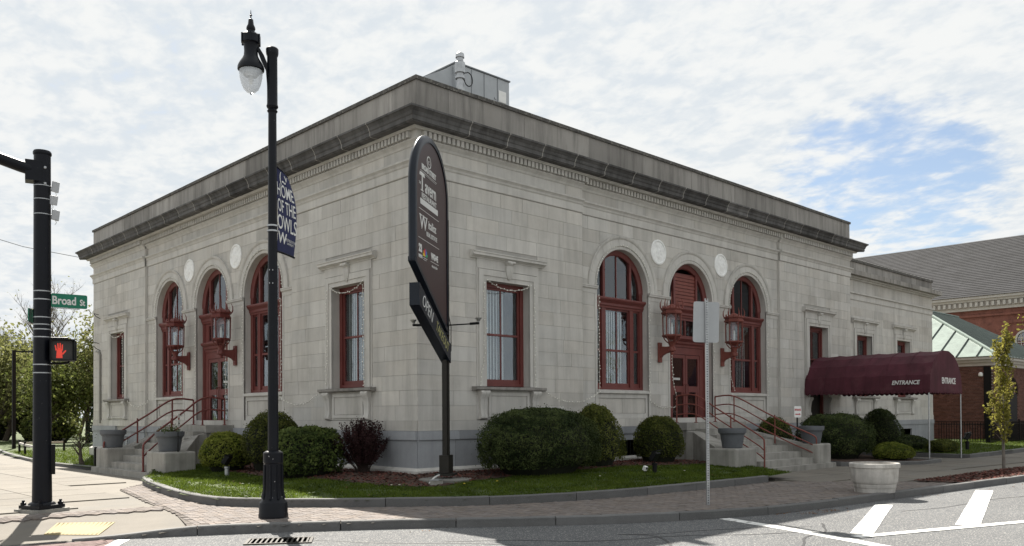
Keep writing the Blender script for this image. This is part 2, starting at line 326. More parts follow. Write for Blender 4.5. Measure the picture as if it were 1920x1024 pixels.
def catmull(P, n=12):
    P = [np.array(p, float) for p in P]; Q = [2*P[0]-P[1]]+P+[2*P[-1]-P[-2]]; out = []
    for i in range(1, len(Q)-2):
        for k in range(n):
            t = k/n; a, b, c, d = Q[i-1], Q[i], Q[i+1], Q[i+2]
            out.append(.5*((2*b)+(-a+c)*t+(2*a-5*b+4*c-d)*t*t+(-a+3*b-3*c+d)*t**3))
    out.append(P[-1]); return np.array(out)
def resample(P, step):
    d = np.r_[0, np.cumsum(np.linalg.norm(np.diff(P, axis=0), axis=1))]; n = max(2, int(round(d[-1]/step))+1); s = np.linspace(0, d[-1], n)
    return np.stack([np.interp(s, d, P[:, k]) for k in range(P.shape[1])], 1)
polymesh('ground', [(-1500, -1500), (1500, -1500), (1500, 1500), (-1500, 1500)], RD-.02, GRASSB)
polymesh('road', [(-140, -140), (140, -140), (140, 160), (-140, 160)], RD, ASPH)
KERB = catmull([(-9.15, -2.55), (-7.9, -3.05), (-6.46, -3.78), (-4.36, -5.17), (-2.45, -6.65), (-.7, -7.78), (1.54, -8.72), (3.54, -9.12), (7.79, -9.5), (14.84, -10.08)])
KERB = np.vstack([KERB, [(22, -10.75), (34, -11.85), (60, -14.2)]])
SIDE = [(-15, 70), (-15, -.6), (-12.5, -1.3), (-10.8, -1.95)]+[tuple(p) for p in KERB]+[(60, 70)]
def ramp(x, y):
    d = np.hypot(np.asarray(x)+9.75, np.asarray(y)+2.2); t = np.clip((3.0-d)/2.2, 0, 1); return -.115*t*t*(3-2*t)
sidewalk = polymesh('sidewalk', [(-15, 70), (-15, 4), (-6, 4), (-5.2, -4.0)]+[tuple(p) for p in KERB if p[0] > -4.9]+[(60, 70)], SW-.03, CONC)
# the corner where the pavement dips to the crossing is a fine grid
def gridmesh(name, poly, step, zf, mat, kind='structure', parent=None, rough=0):
    P = np.array(poly); x0, y0 = P.min(0); x1, y1 = P.max(0); xs = np.arange(x0, x1+step, step); ys = np.arange(y0, y1+step, step)
    X, Y = np.meshgrid(xs, ys); cx = (X[:-1, :-1]+step/2); cy = (Y[:-1, :-1]+step/2); ok = inpoly(cx, cy, poly)
    Z = zf(X, Y)+(nrng.random(X.shape)-.5)*rough; nx = len(xs); idx = np.arange(X.size).reshape(X.shape)
    I, J = np.nonzero(ok); F = np.stack([idx[I, J], idx[I, J+1], idx[I+1, J+1], idx[I+1, J]], 1); used = np.unique(F); mp = -np.ones(X.size, int); mp[used] = np.arange(len(used))
    V = np.stack([X.ravel(), Y.ravel(), Z.ravel()], 1)[used]; F = mp[F]
    me = bpy.data.meshes.new(name); me.from_pydata(V.tolist(), [], F.tolist()); me.shade_smooth(); me.materials.append(mat); o = bpy.data.objects.new(name, me); COL.objects.link(o)
    if kind: o['kind'] = kind
    if parent: o.parent = parent
    return o
corner_poly = [(-15, 4.05), (-15, -.6), (-12.5, -1.3), (-10.8, -1.95)]+[tuple(p) for p in KERB if p[0] < -4.6]+[(-4.7, -4.9), (-5.9, 4.05)]
gridmesh('sidewalk', corner_poly, .12, lambda x, y: SW-.028+ramp(x, y), CONC)
# concrete slabs on the left, laid in a square grid
LAWNK = catmull([(-4.35, 7.4), (-4.78, 5.9), (-5.31, 3.28), (-5.6, .55), (-5.2, -.95), (-3.42, -2.82), (-1.67, -4.2), (.05, -4.95), (2.3, -5.42), (5.2, -5.55), (8.1, -5.6)])
BRICKP = [(-4.35, 7.4)]+[tuple(p) for p in LAWNK[6:]]+[(8.6, -5.9), (10.6, -8.25), (11.05, -9.55)]+[tuple(p+np.array([.09, .16])) for p in KERB[::-1] if -7.6 < p[0] < 11.0]+[(-7.35, -2.9), (-6.75, -.9), (-6.35, 1.6), (-5.6, 5.6)]
BAND = [(-15, 1.55), (-6.4, .75), (-6.6, -.15), (-15, .7)]
def slab_ok(x, y): return not (inpoly(np.array([x]), np.array([y]), BRICKP)[0] or inpoly(np.array([x]), np.array([y]), BAND)[0])
S = 1.62; slabn = 0
for i in range(-7, 0):
    for j in range(-1, 15):
        x, y = -4.55+(i+.5)*S, 1.6+(j+.5)*S
        if not slab_ok(x, y) or ramp(x-.8, y-.8) < -.004 or ramp(x+.8, y-.8) < -.004: continue
        if x > -5.5 and y < 8: continue
        if inpoly(np.array([x+.8, x+.8]), np.array([y-.8, y+.8]), BRICKP).any(): continue
        piece('paving_slab', CONC, (x, y, SW-.02+rng.uniform(-.002, .002)), (S-.022, S-.022, .04), sidewalk, rx=rng.uniform(-.0012, .0012)); slabn += 1
# slabs of the walk to the right, between the lawn kerb, the stairs and the street bed
for i in range(22):
    for j in range(3):
        x = 9.6+i*1.55; y = -4.75-j*1.36-.085*(i*1.55)
        if inpoly(np.array([x-.6]), np.array([y]), BRICKP)[0] or inpoly(np.array([x+.6, x]), np.array([y-.6, y-.3]), BRICKP).any(): continue
        if y < -7.9-.02*(x-10): continue
        piece('paving_slab', CONC, (x, y, SW-.02+rng.uniform(-.003, .003)), (1.53, 1.34, .04), sidewalk, rz=-.085)
# herringbone clay pavers
polymesh('paver_bedding', BRICKP, SW-.012, PAVJ, parent=sidewalk, kind=None)
def herringbone(poly, ang, L=.225, Wd=.112):
    P = np.array(poly); c = P.mean(0); R = np.array([[math.cos(ang), -math.sin(ang)], [math.sin(ang), math.cos(ang)]]); out = []
    ext = np.abs(P-c).max()*1.5; n = int(ext/Wd)+2
    for a in range(-n, n):
        for b in range(-n//2, n//2):
            ox = a*Wd; oy = a*Wd
            out.append((ox+b*2*L+L/2, oy+Wd/2, 0)); out.append((ox+b*2*L+L+Wd/2, oy+Wd-L/2, 1))
    A = np.array(out); XY = A[:, :2] @ R.T+c; keep = inpoly(XY[:, 0], XY[:, 1], poly); return XY[keep], A[keep, 2], ang
def inner(poly, XY, dd):   # pavers whose corners stay inside
    ok = np.ones(len(XY), bool)
    for k in range(8): th = k*math.pi/4; ok &= inpoly(XY[:, 0]+math.cos(th)*dd, XY[:, 1]+math.sin(th)*dd, poly)
    return ok
XY, OR, ang = herringbone(BRICKP, rad(-12))
ok = inner(BRICKP, XY, .07); XY = XY[ok]; OR = OR[ok]
dist = np.hypot(XY[:, 0]+13.59, XY[:, 1]+17.82); order = np.argsort(dist); stuffb = MB()
for k, i in enumerate(order):
    x, y = XY[i]; rz = ang+OR[i]*math.pi/2; z = SW-.025+float(ramp(x, y))+rng.uniform(-.003, .003)
    if k < 300: piece('paver', PAVER, (x, y, z), (.219, .106, .05), sidewalk, rz=rz, rx=rng.uniform(-.02, .02), ry=rng.uniform(-.012, .012))
    else: stuffb.box((x, y, z), (.219, .106, .05), rz=rz, rx=rng.uniform(-.02, .02), rnd=rng.random())
XY, OR, ang = herringbone(BAND, rad(40)); ok = inner(BAND, XY, .06)
for (x, y), r_ in zip(XY[ok], OR[ok]):
    if x < -11.5: continue
    stuffb.box((x, y, SW-.03+float(ramp(x, y))+rng.uniform(-.003, .003)), (.215, .1, .06), rz=ang+r_*math.pi/2, rnd=rng.random())
tag(stuffb.build('paver', PAVER, sidewalk), kind='stuff')
# kerbs: granite stones with open joints
def kerb_run(name, path, length, width, ztop, zbot, side, mat, taper=None):
    root = empty(name); root['kind'] = 'structure'
    P = resample(path, .1); d = np.r_[0, np.cumsum(np.linalg.norm(np.diff(P, axis=0), axis=1))]; T = np.gradient(P, axis=0); T /= np.linalg.norm(T, axis=1)[:, None]; Nn = np.stack([-T[:, 1], T[:, 0]], 1)*side
    s = 0.
    while s < d[-1]-.3:
        e = min(d[-1], s+length*rng.uniform(.8, 1.15)); k = np.linspace(s+.008, e-.008, max(2, int((e-s)/.35)+2)); dz = rng.uniform(-.006, .006); dn = rng.uniform(-.006, .006)
        secs = []
        for q in k:
            p = np.array([np.interp(q, d, P[:, 0]), np.interp(q, d, P[:, 1])]); n = np.array([np.interp(q, d, Nn[:, 0]), np.interp(q, d, Nn[:, 1])])
            zt = ztop+dz+rng.uniform(-.003, .003)
            if taper: zt = taper(p, zt)
            a = p+n*dn; b = p+n*(width+dn); c = .018
            secs.append([Vector((*(a), zbot)), Vector((*(a), zt-c)), Vector((*(a+n*c), zt)), Vector((*(b), zt)), Vector((*(b), zbot))])
        m = MB().sweep(secs); m.build('kerb_stone', mat, root); s = e
    return root
def ktaper(p, z): return z+float(ramp(p[0]*1.0, p[1]))*1.0
kerb_run('street_kerb', KERB, 2.25, .17, SW+.014, RD-.12, 1, CURB, ktaper)
kerb_run('lawn_kerb', LAWNK, 1.95, .17, -.255, SW-.1, 1, CURB)
FARK = np.array([(-3.2, 15.6), (-3.45, 19.5), (-3.1, 24.5), (-2.4, 31), (-1.3, 38), (0.5, 50)], float)
kerb_run('far_lawn_kerb', FARK, 2.3, .15, -.33, SW-.1, -1, CURB)
kerb_run('bed_kerb', np.array([(16.3, -.3), (16.3, -3.85), (17.0, -4.45), (18.75, -5.78), (20.75, -5.68), (20.8, -.3)]), 1.5, .15, -.30, SW-.1, 1, CURB)
kerb_run('bed_kerb', np.array([(24.6, .2), (24.65, -5.45), (30.0, -5.35), (44, -4.9)]), 2.0, .15, -.28, SW-.1, 1, CURB)
# crossing, tactile paving, markings
polymesh('crosswalk', [(-14, -2.6), (-10.6, -2.15), (-9.2, -2.62), (-8.55, -2.78), (-8.95, -3.6), (-9.9, -4.6), (-14, -6.5)], RD+.004, XWALK)
xb = MB()
XY, OR, ang = herringbone([(-11.2, -2.4), (-8.75, -2.85), (-9.0, -3.5), (-9.9, -4.5), (-11.2, -5.2)], rad(33)); 
for (x, y), r_ in zip(XY, OR): xb.box((x, y, RD+.005+rng.uniform(0, .003)), (.216, .104, .012), rz=ang+r_*math.pi/2, rnd=rng.random())
tag(xb.build('paver', XWALK, bpy.data.objects['crosswalk']), kind='stuff')
def strip(name, pts, w, z, mat, kind='structure', th=.004):
    P = resample(np.array(pts, float), .25); T = np.gradient(P, axis=0); T /= np.linalg.norm(T, axis=1)[:, None]; Nn = np.stack([-T[:, 1], T[:, 0]], 1)
    m = MB(); secs = []
    for p, n in zip(P, Nn):
        j = rng.uniform(-.006, .006); a = p+n*(w/2+j); b = p-n*(w/2+j); secs.append([Vector((*a, z-.002)), Vector((*a, z+th)), Vector((*b, z+th)), Vector((*b, z-.002))])
    m.sweep(secs); o = m.build(name, mat); o['kind'] = kind; return o
strip('road_marking', [(-8.45, -2.95), (-8.85, -3.55), (-9.6, -4.5), (-10.4, -5.4)], .20, RD+.004, PAINT)
strip('road_marking', [(.95, -8.62), (.48, -10.1), (-.1, -11.6), (-.7, -13.0)], .26, RD+.004, PAINT)
strip('road_marking', [(.30, -11.55), (4.45, -12.95), (14, -16.1)], .22, RD+.008, PAINT)
strip('road_marking', [(5.55, -9.82), (.72, -11.45)], .36, RD+.005, PAINT)
strip('road_marking', [(10.8, -10.25), (3.1, -12.35)], .40, RD+.005, PAINT)
def crack(pts, w):
    P = catmull(pts, 6); P = P+nrng.normal(size=P.shape)*.012; strip('road_crack_sealant', P, w, RD+.0025, TAR, th=.0015)
crack([(-4.8, -7.0), (-3.87, -7.72), (-3.3, -8.5), (-2.5, -9.0), (-1.6, -9.35), (-.65, -10.1), (.2, -10.6)], .045)
crack([(-2.2, -8.5), (-1.6, -9.0), (-.9, -9.2), (.2, -9.75), (1.0, -10.4)], .035)
crack([(-2.6, -9.9), (-2.05, -9.35), (-1.9, -8.9), (-2.2, -8.55)], .05)
crack([(1.6, -10.3), (.5, -10.9), (-.3, -10.95), (-1.2, -11.4)], .04)
crack([(4.6, -10.6), (6.2, -11.0), (8.6, -11.15), (11, -11.9)], .03)
crack([(-6.2, -5.3), (-5.6, -6.4), (-4.4, -7.8), (-4.0, -9.2)], .025)
tact = empty('tactile_paving'); tact['kind'] = 'structure'
tq = [np.array(q) for q in ((-9.25, -1.35), (-8.75, -.35), (-7.95, -1.05), (-8.6, -2.15))]
def tz(x, y): return SW-.02+float(ramp(x, y))
m = MB(); m.add([(q[0], q[1], tz(*q)) for q in tq]+[(q[0], q[1], tz(*q)-.05) for q in tq], [(0, 1, 2, 3), (4, 7, 6, 5), (0, 4, 5, 1), (1, 5, 6, 2), (2, 6, 7, 3), (3, 7, 4, 0)]); m.build('tactile_plate', YEL, tact)
m = MB()
for a in np.linspace(.04, .96, 22):
    for b in np.linspace(.05, .95, 13):
        q = (tq[0]*(1-a)+tq[1]*a)*(1-b)+(tq[3]*(1-a)+tq[2]*a)*b; m.lathe((q[0], q[1], tz(*q)), [(.02, 0), (.013, .008)], 6)
tag(m.build('dome', YEL, tact), kind='stuff')
# storm drain by the kerb
dr = tag(empty('storm_drain', (-6.3, -4.35, RD)), 'rusty dark iron storm drain grate in the gutter below the street lamp', 'drain grate')
dr.location = (-6.68, -5.0, RD); da = rad(-34)
MB().box((0, 0, -.01), (1.0, .62, .02), rz=da).build('drain_pit', DARK, dr)
for k in range(12): 
    q = -.45+k*.082; piece('bar', BRONZE, (math.cos(da)*q, math.sin(da)*q, .008), (.03, .56, .02), dr, rz=da)
for s_ in (-1, 1): piece('rim', BRONZE, (-math.sin(da)*s_*.3, math.cos(da)*s_*.3, .008), (1.0, .05, .026), dr, rz=da)
for s_ in (-1, 1): piece('rim', BRONZE, (math.cos(da)*s_*.51, math.sin(da)*s_*.51, .008), (.05, .65, .024), dr, rz=da)

# lawns and mulch
LAWN = [tuple(p+np.array([.02, .06])) for p in LAWNK]+[(9.4, -5.5), (10.0, -3.9), (10.0, .0), (0, 0), (0, 9.6), (-3.2, 9.6), (-3.7, 8.4)]
LK = resample(LAWNK, .2)
def lawn_z(X, Y):
    X = np.asarray(X, float); Y = np.asarray(Y, float); d = np.full(X.shape, 9.)
    for p in LK: d = np.minimum(d, np.hypot(X-p[0], Y-p[1]))
    return -.30+.24*np.clip(d/4.2, 0, 1)+.012*np.sin(X*2.1+Y)*np.cos(Y*1.7)
gridmesh('lawn', LAWN, .16, lawn_z, GRASSB)
def scat(poly, n):
    P = np.array(poly); a = P.min(0); b = P.max(0); Q = a+nrng.random((int(n*2.2), 2))*(b-a); return Q[inpoly(Q[:, 0], Q[:, 1], poly)][:n]
MB1 = [(-.1, 9.4), (-1.6, 9.3), (-2.3, 6.5), (-2.5, 4.2), (-2.6, 2.4), (-2.35, .4), (-1.9, -1.3), (-1.2, -2.25), (-.1, -2.15), (1.4, -1.95), (3.6, -1.75), (6.5, -1.85), (9.4, -2.6), (10, -2.6), (10, 0), (0, 0)]
gridmesh('mulch_bed', MB1, .1, lambda x, y: lawn_z(x, y)+.018, SOIL, rough=.02)
STRM = [(10.85, -8.4), (11.1, -9.6), (14.84, -9.95), (22, -10.55), (34, -11.6), (34, -10.0), (20.5, -8.95), (17.8, -8.6)]
gridmesh('mulch_bed', STRM, .12, lambda x, y: SW+.01+0*x, SOIL, rough=.03)
BED2 = [(16.4, -.1), (16.4, -3.8), (17.0, -4.4), (18.75, -5.7), (20.7, -5.6), (20.7, 0)]
gridmesh('mulch_bed', BED2, .15, lambda x, y: -.36+.2*np.clip((y+5.5)/5, 0, 1), SOIL, rough=.02)
BED3 = [(24.7, 0.4), (24.8, -5.4), (30, -5.3), (44, -4.8), (44, 12), (37.1, 12), (37.1, .4)]
gridmesh('lawn', BED3, .25, lambda x, y: -.31+.15*np.clip((y+5.3)/5, 0, 1), GRASSB)
FARL = [tuple(p+np.array([.05, 0])) for p in FARK]+[(0.8, 130), (60, 130), (60, 26), (0, 26), (0, 16), (-1.0, 15.4)]
gridmesh('lawn', FARL, .5, lambda x, y: -.35+.02*np.sin(x), GRASSB)
cm = MB()
for poly, n, zf in ((MB1, 9000, lambda x, y: float(lawn_z(np.array([x]), np.array([y]))[0])+.03), (STRM, 6000, lambda x, y: SW+.025)):
    Q = scat(poly, n); ZZ = lawn_z(Q[:, 0], Q[:, 1])+.03 if poly is MB1 else np.full(len(Q), SW+.025)
    for (x, y), z in zip(Q, ZZ): 
        if x > 24: continue
        l = rng.uniform(.02, .075); a = rng.uniform(0, 6.28); t = rng.uniform(-.5, .5); dx = math.cos(a)*l; dy = math.sin(a)*l; w = l*.4
        cm.add([(x-dx, y-dy, z-t*l), (x-dy*w/l, y+dx*w/l, z+.012), (x+dx, y+dy, z+t*l), (x+dy*w/l, y-dx*w/l, z+.004)], [(0, 1, 2, 3)], rng.random())
tag(cm.build('mulch_chips', MULCH), kind='stuff')
def grass(name, poly, n, hmin, hmax, zf, excl=None):
    Q = scat(poly, n)
    if excl is not None: Q = Q[~inpoly(Q[:, 0], Q[:, 1], excl)]
    z = zf(Q[:, 0], Q[:, 1]); keepn = np.array([mnoise.noise(Vector((x*1.7+9, y*1.7, 5))) for x, y in Q])+nrng.random(len(Q))*.5 > -.08; Q = Q[keepn]; z = z[keepn]; n = len(Q); pn = np.array([mnoise.noise(Vector((x*.9, y*.9, 0))) for x, y in Q]); h = nrng.uniform(hmin, hmax, n)*(1+.5*pn); a = nrng.random(n)*6.28; w = .010+.006*nrng.random(n); lx = nrng.normal(size=n)*.6*h; ly = nrng.normal(size=n)*.6*h
    B = np.stack([Q[:, 0], Q[:, 1], z-.01], 1); dx = np.stack([np.cos(a)*w, np.sin(a)*w, 0*a], 1); tip = B+np.stack([lx, ly, h+.01], 1)
    V = np.stack([B-dx, B+dx, tip], 1).reshape(-1, 3); me = bpy.data.meshes.new(name); me.vertices.add(3*n); me.vertices.foreach_set('co', V.ravel()); me.loops.add(3*n); me.loops.foreach_set('vertex_index', np.arange(3*n)); me.polygons.add(n); me.polygons.foreach_set('loop_start', np.arange(0, 3*n, 3)); me.update(calc_edges=True)
    at = me.attributes.new('rnd', 'FLOAT', 'FACE'); at.data.foreach_set('value', np.clip(nrng.random(n)*.7+.4*pn+.15, 0, 1)); me.materials.append(GRASS); o = bpy.data.objects.new(name, me); COL.objects.link(o); return tag(o, kind='stuff')
LAWNV = [tuple(p+np.array([.10, .13])) for p in LAWNK]+[(9.4, -5.5), (10.0, -3.9), (10.0, .0), (0, 0), (0, 9.6), (-3.2, 9.6), (-3.7, 8.4)]
grass('grass', LAWNV, 90000, .035, .075, lawn_z, MB1)
grass('grass', [(24.8, -3.5), (24.9, -5.3), (44, -4.7), (44, -.5), (37.2, -.5), (24.8, -.5)], 14000, .05, .1, lambda x, y: -.31+.15*np.clip((y+5.3)/5, 0, 1))
grass('grass', [(-3.1, 15.7), (-3.3, 19.5), (-2.9, 24.5), (-1.6, 34), (4, 36), (3, 18), (-.5, 15.5)], 14000, .05, .12, lambda x, y: -.35+0*x)

# ------------------------------------------------------------------ the stone building
TF = {'R': lambda u, v, z: (u, -v, z), 'L': lambda u, v, z: (-v, u, z), 'W': lambda u, v, z: (u, .5-v, z)}
BLD = empty('stone_building', (0, 0, 0), 'pale limestone corner building with arched oxblood windows and a dark stone cornice', 'building')
PAVS = [(0., 6.55), (18.92, 25.5)]; RECV = -.11
AC = [8.72, 12.68, 16.62]; RI = 1.36; ZS = 5.63; WCEN = [3.29, 22.2]
def fpiece(name, mat, face, u0, u1, v0, v1, z0, z1, parent):
    a = TF[face](u0, v0, z0); b = TF[face](u1, v1, z1)
    return piece(name, mat, [(a[i]+b[i])/2 for i in range(3)], [abs(a[i]-b[i]) for i in range(3)], parent)
BLK_CAND = []    # (importance, kind, data)
def importance(p, area):
    d = (Vector(p)-Vector((-13.6, -17.8, 1.5))).length; return area/d/d
def block_rect(face, u0, u1, z0, z1, v):
    g = .0032; q = v+rng.uniform(-.002, .004)
    BLK_CAND.append((importance(TF[face]((u0+u1)/2, v, (z0+z1)/2), (u1-u0)*(z1-z0)), 'r', (face, u0+g, u1-g, v-.05, q, z0+g, z1-g)))
def block_arc(face, lf, rf, z0, z1, v):
    g = .0032; q = v+rng.uniform(-.002, .004); zz = [z0+g+(z1-z0-2*g)*k/6 for k in range(7)]
    pts = []
    for z in zz: pts.append((lf(z)+g, z))
    for z in reversed(zz): pts.append((rf(z)-g, z))
    um = (lf(zz[3])+rf(zz[3]))/2
    BLK_CAND.append((importance(TF[face](um, v, z0), (rf(zz[3])-lf(zz[3]))*(z1-z0)), 'a', (face, pts, v-.05, q)))
def split_row(u0, u1, lo=.62, hi=1.25, phase=0):
    out = [u0]; u = u0+(rng.uniform(lo*.6, hi) if phase else rng.uniform(lo, hi))
    while u < u1-lo*.55: out.append(u); u += rng.uniform(lo, hi)
    out.append(u1); return out
def ashlar(face, doors=(), u_end=25.5, basement=()):
    zc = [1.34+i*(7.85-1.34)/16 for i in range(17)]
    RX = 1.60
    for k in range(16):
        z0, z1 = zc[k], zc[k+1]; zm = (z0+z1)/2
        # pavilions: a window surround interrupts the courses
        for (a, b), wc in zip(PAVS, WCEN):
            ex = None
            if zm < 6.05: ex = (wc-1.22, wc+1.22)
            segs = [(a, b)] if not ex else [(a, ex[0]), (ex[1], b)]
            for s, e in segs:
                us = split_row(s, e, phase=k % 2)
                for p, q in zip(us, us[1:]): block_rect(face, p, q, z0, z1, 0.)
        a, b = PAVS[0][1], PAVS[1][0]
        if z1 <= ZS+.02:
            edges = [a]+[x for c in AC for x in (c-RI-.10, c+RI+.10)]+[b]
            for s, e in zip(edges[0::2], edges[1::2]):
                us = split_row(s, e, .5, .9, k % 2) if e-s > .8 else [s, e]
                for p, q in zip(us, us[1:]): block_rect(face, p, q, z0, z1, RECV)
        else:
            def hw(z):
                dz = z-ZS; return 0. if dz >= RX else math.sqrt(max(0, RX*RX-max(dz, 0)**2))
            bounds = [None]+AC+[None]
            for i in range(len(bounds)-1):
                cl, cr = bounds[i], bounds[i+1]
                lf = (lambda z, c=cl: c+hw(z)) if cl is not None else (lambda z: a)
                rf = (lambda z, c=cr: c-hw(z)) if cr is not None else (lambda z: b)
                L0 = lf(z0); R0 = rf(z0); L1 = lf(z1); R1 = rf(z1)
                mid0 = max(L0, L1); mid1 = min(R0, R1)
                if mid1-mid0 < .05 or (z0 < ZS+RX and mid1-mid0 < .9):
                    if L0 < R0 or L1 < R1: block_arc(face, lf, rf, z0, z1, RECV)
                    continue
                us = split_row(mid0, mid1, .6, 1.2, k % 2); inn = us[1:-1]
                if not inn: block_arc(face, lf, rf, z0, z1, RECV); continue
                block_arc(face, lf, lambda z, u=inn[0]: u, z0, z1, RECV)
                for p, q in zip(inn, inn[1:]): block_rect(face, p, q, z0, z1, RECV)
                block_arc(face, lambda z, u=inn[-1]: u, rf, z0, z1, RECV)
    # frieze of long stones
    for (s, e, v) in ((0, 6.55, 0), (6.55, 18.92, RECV), (18.92, 25.5, 0)):
        us = split_row(s, e, 1.3, 1.9, 1)
        for p, q in zip(us, us[1:]): block_rect(face, p, q, 8.3, 8.64, v)
    # plinth and granite base
    for (s, e, v) in ((0, 6.55, 0.), (6.55, 18.92, RECV), (18.92, u_end, 0.)):
        segs = [(s, e)]
        for d in doors:
            nx = []
            for p, q in segs:
                if d[1] <= p or d[0] >= q: nx.append((p, q))
                else:
                    if d[0] > p: nx.append((p, d[0]))
                    if d[1] < q: nx.append((d[1], q))
            segs = nx
        for p, q in segs:
            us = split_row(p, q, .8, 1.5)
            for x, y in zip(us, us[1:]): block_rect(face, x, y, 1.07, 1.34, v+.03)
def wall_rows(face, opens, zs, u0, u1, vf, name, mat, parent):
    """backing wall built of thin rows with true openings; opens: list of fn(z)->(a,b) or None"""
    m = MB()
    for z0, z1 in zip(zs, zs[1:]):
        zm = (z0+z1)/2; segs = [(u0, u1)]
        for fn in opens:
            o = fn(zm)
            if not o: continue
            nx = []
            for p, q in segs:
                if o[1] <= p or o[0] >= q: nx.append((p, q))
                else:
                    if o[0] > p: nx.append((p, o[0]))
                    if o[1] < q: nx.append((o[1], q))
            segs = nx
        for p, q in segs:
            cuts = [p]+[c for c in (6.55, 18.92) if p < c < q]+[q]
            for x, y in zip(cuts, cuts[1:]):
                v = vf((x+y)/2); m.add([TF[face](x, v, z0), TF[face](y, v, z0), TF[face](y, v, z1), TF[face](x, v, z1)], [(0, 1, 2, 3)])
    return m.build(name, mat, parent)
def rect_open(c, h, za, zb): return lambda z: (c-h, c+h) if za < z < zb else None
def arch_open(c, za): 
    def f(z):
        if z < za or z > ZS+RI: return None
        h = RI if z < ZS else math.sqrt(max(0, RI*RI-(z-ZS)**2)); return (c-h-.012, c+h+.012)
    return f
def prof_run(face, u0, u1, prof, mat, name, parent, m0=0, m1=0):
    """straight moulding; m0/m1 mitre sign at the ends"""
    m = MB(); n = len(prof)
    A = [TF[face](u0+m0*v, v, z) for v, z in prof]; B = [TF[face](u1+m1*v, v, z) for v, z in prof]
    m.add(A+B, [tuple(range(n-1, -1, -1)), tuple(range(n, 2*n))]+[(i, (i+1) % n, n+(i+1) % n, n+i) for i in range(n)]); return m.build(name, mat, parent)
BELT = [(-.03, 7.86), (.02, 7.86), (.035, 7.88), (.035, 8.10), (.06, 8.13), (.075, 8.18), (.11, 8.22), (.13, 8.235), (.13, 8.285), (.05, 8.31), (-.03, 8.31)]
BED = [(-.03, 9.0), (.02, 9.0), (.035, 9.03), (.05, 9.06), (.10, 9.11), (.13, 9.14), (.13, 9.16), (-.03, 9.16)]
DENT = [(-.03, 9.16), (.10, 9.16), (.10, 9.36), (-.03, 9.36)]
OVOLO = [(-.03, 9.36), (.22, 9.36), (.23, 9.385), (.255, 9.41), (.255, 9.425), (-.03, 9.425)]
CORO = [(-.1, 9.425), (.47, 9.425), (.47, 9.445), (.50, 9.455), (.50, 9.56), (.525, 9.59), (.545, 9.66), (.60, 9.72), (.635, 9.74), (.635, 9.79), (.45, 9.83), (-.1, 9.86)]
def drop(p, d=-.38): return [(v, z+d) for v, z in p]
BED, DENT, OVOLO, CORO = drop(BED), drop(DENT), drop(OVOLO), drop(CORO)
def cornice(face):
    sg = ((0, 6.55, 0., -1, 0), (6.55, 18.92, RECV, 0, 0), (18.92, 25.5, 0., 0, 1))
    for (s, e, dv, m0, m1) in sg:
        for prof, nm in ((BELT, 'belt_course'), (BED, 'bed_moulding'), (DENT, 'dentil_band')):
            prof_run(face, s, e, [(v+dv, z) for v, z in prof], TRIM, nm, BLD, m0, m1)
    prof_run(face, 0, 25.5, OVOLO, TRIM, 'ovolo_moulding', BLD, -1, 1)
    # dark projecting stones with pale mortar between them
    n = 18; L = 25.5/n
    for k in range(n):
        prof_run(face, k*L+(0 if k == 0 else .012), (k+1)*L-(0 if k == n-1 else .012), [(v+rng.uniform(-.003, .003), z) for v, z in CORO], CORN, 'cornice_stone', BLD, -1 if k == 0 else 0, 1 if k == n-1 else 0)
    jm = MB()
    for k in range(1, n):
        A = [TF[face](k*L-.014, v+.004 if v > 0 else v, z+(.004 if z > 9.32 else -.003)) for v, z in CORO]; B = [TF[face](k*L+.014, v+.004 if v > 0 else v, z+(.004 if z > 9.32 else -.003)) for v, z in CORO]
        q = len(CORO); jm.add(A+B, [tuple(range(q-1, -1, -1)), tuple(range(q, 2*q))]+[(i, (i+1) % q, q+(i+1) % q, q+i) for i in range(q)])
    jm.build('mortar_joint', JOINT, BLD)
    # dentils: the nearest 150 of each front singly, the far ones joined
    far = MB()
    for k in range(158):
        u = .10+k*.1605; dv = RECV if 6.55 < u < 18.92 else 0.
        if k < 150: fpiece('dentil', TRIM, face, u, u+.10, .10+dv, .205+dv, 8.805, 8.97, BLD)
        else: far.b2(TF[face](u, .10+dv, 8.805), TF[face](u+.10, .205+dv, 8.97))
    tag(far.build('dentil', TRIM, BLD), kind='stuff')
    # parapet stones and coping
    us = [0, 1.1, 4.0, 6.9, 9.7, 12.6, 15.5, 18.4, 21.4, 24.3, 25.5]
    for i, (p, q) in enumerate(zip(us, us[1:])):
        prof_run(face, p+(0 if i == 0 else .005), q-(0 if i == 9 else .005), [(-.35, 9.45), (.0, 9.45), (0., 10.36), (-.35, 10.36)], PARA, 'parapet_stone', BLD, -1 if i == 0 else 0, 1 if i == 9 else 0)
    us = [0]+[2.1*k for k in range(1, 12)]+[25.5]
    for i, (p, q) in enumerate(zip(us, us[1:])):
        j = rng.uniform(-.006, .006)
        prof_run(face, p+(0 if i == 0 else .005), q-(0 if i == 11 else .005), [(-.40, 10.36), (.05+j, 10.36), (.055+j, 10.46), (.0, 10.485+j), (-.40, 10.485+j)], COPE, 'coping_stone', BLD, -1 if i == 0 else 0, 1 if i == 11 else 0)
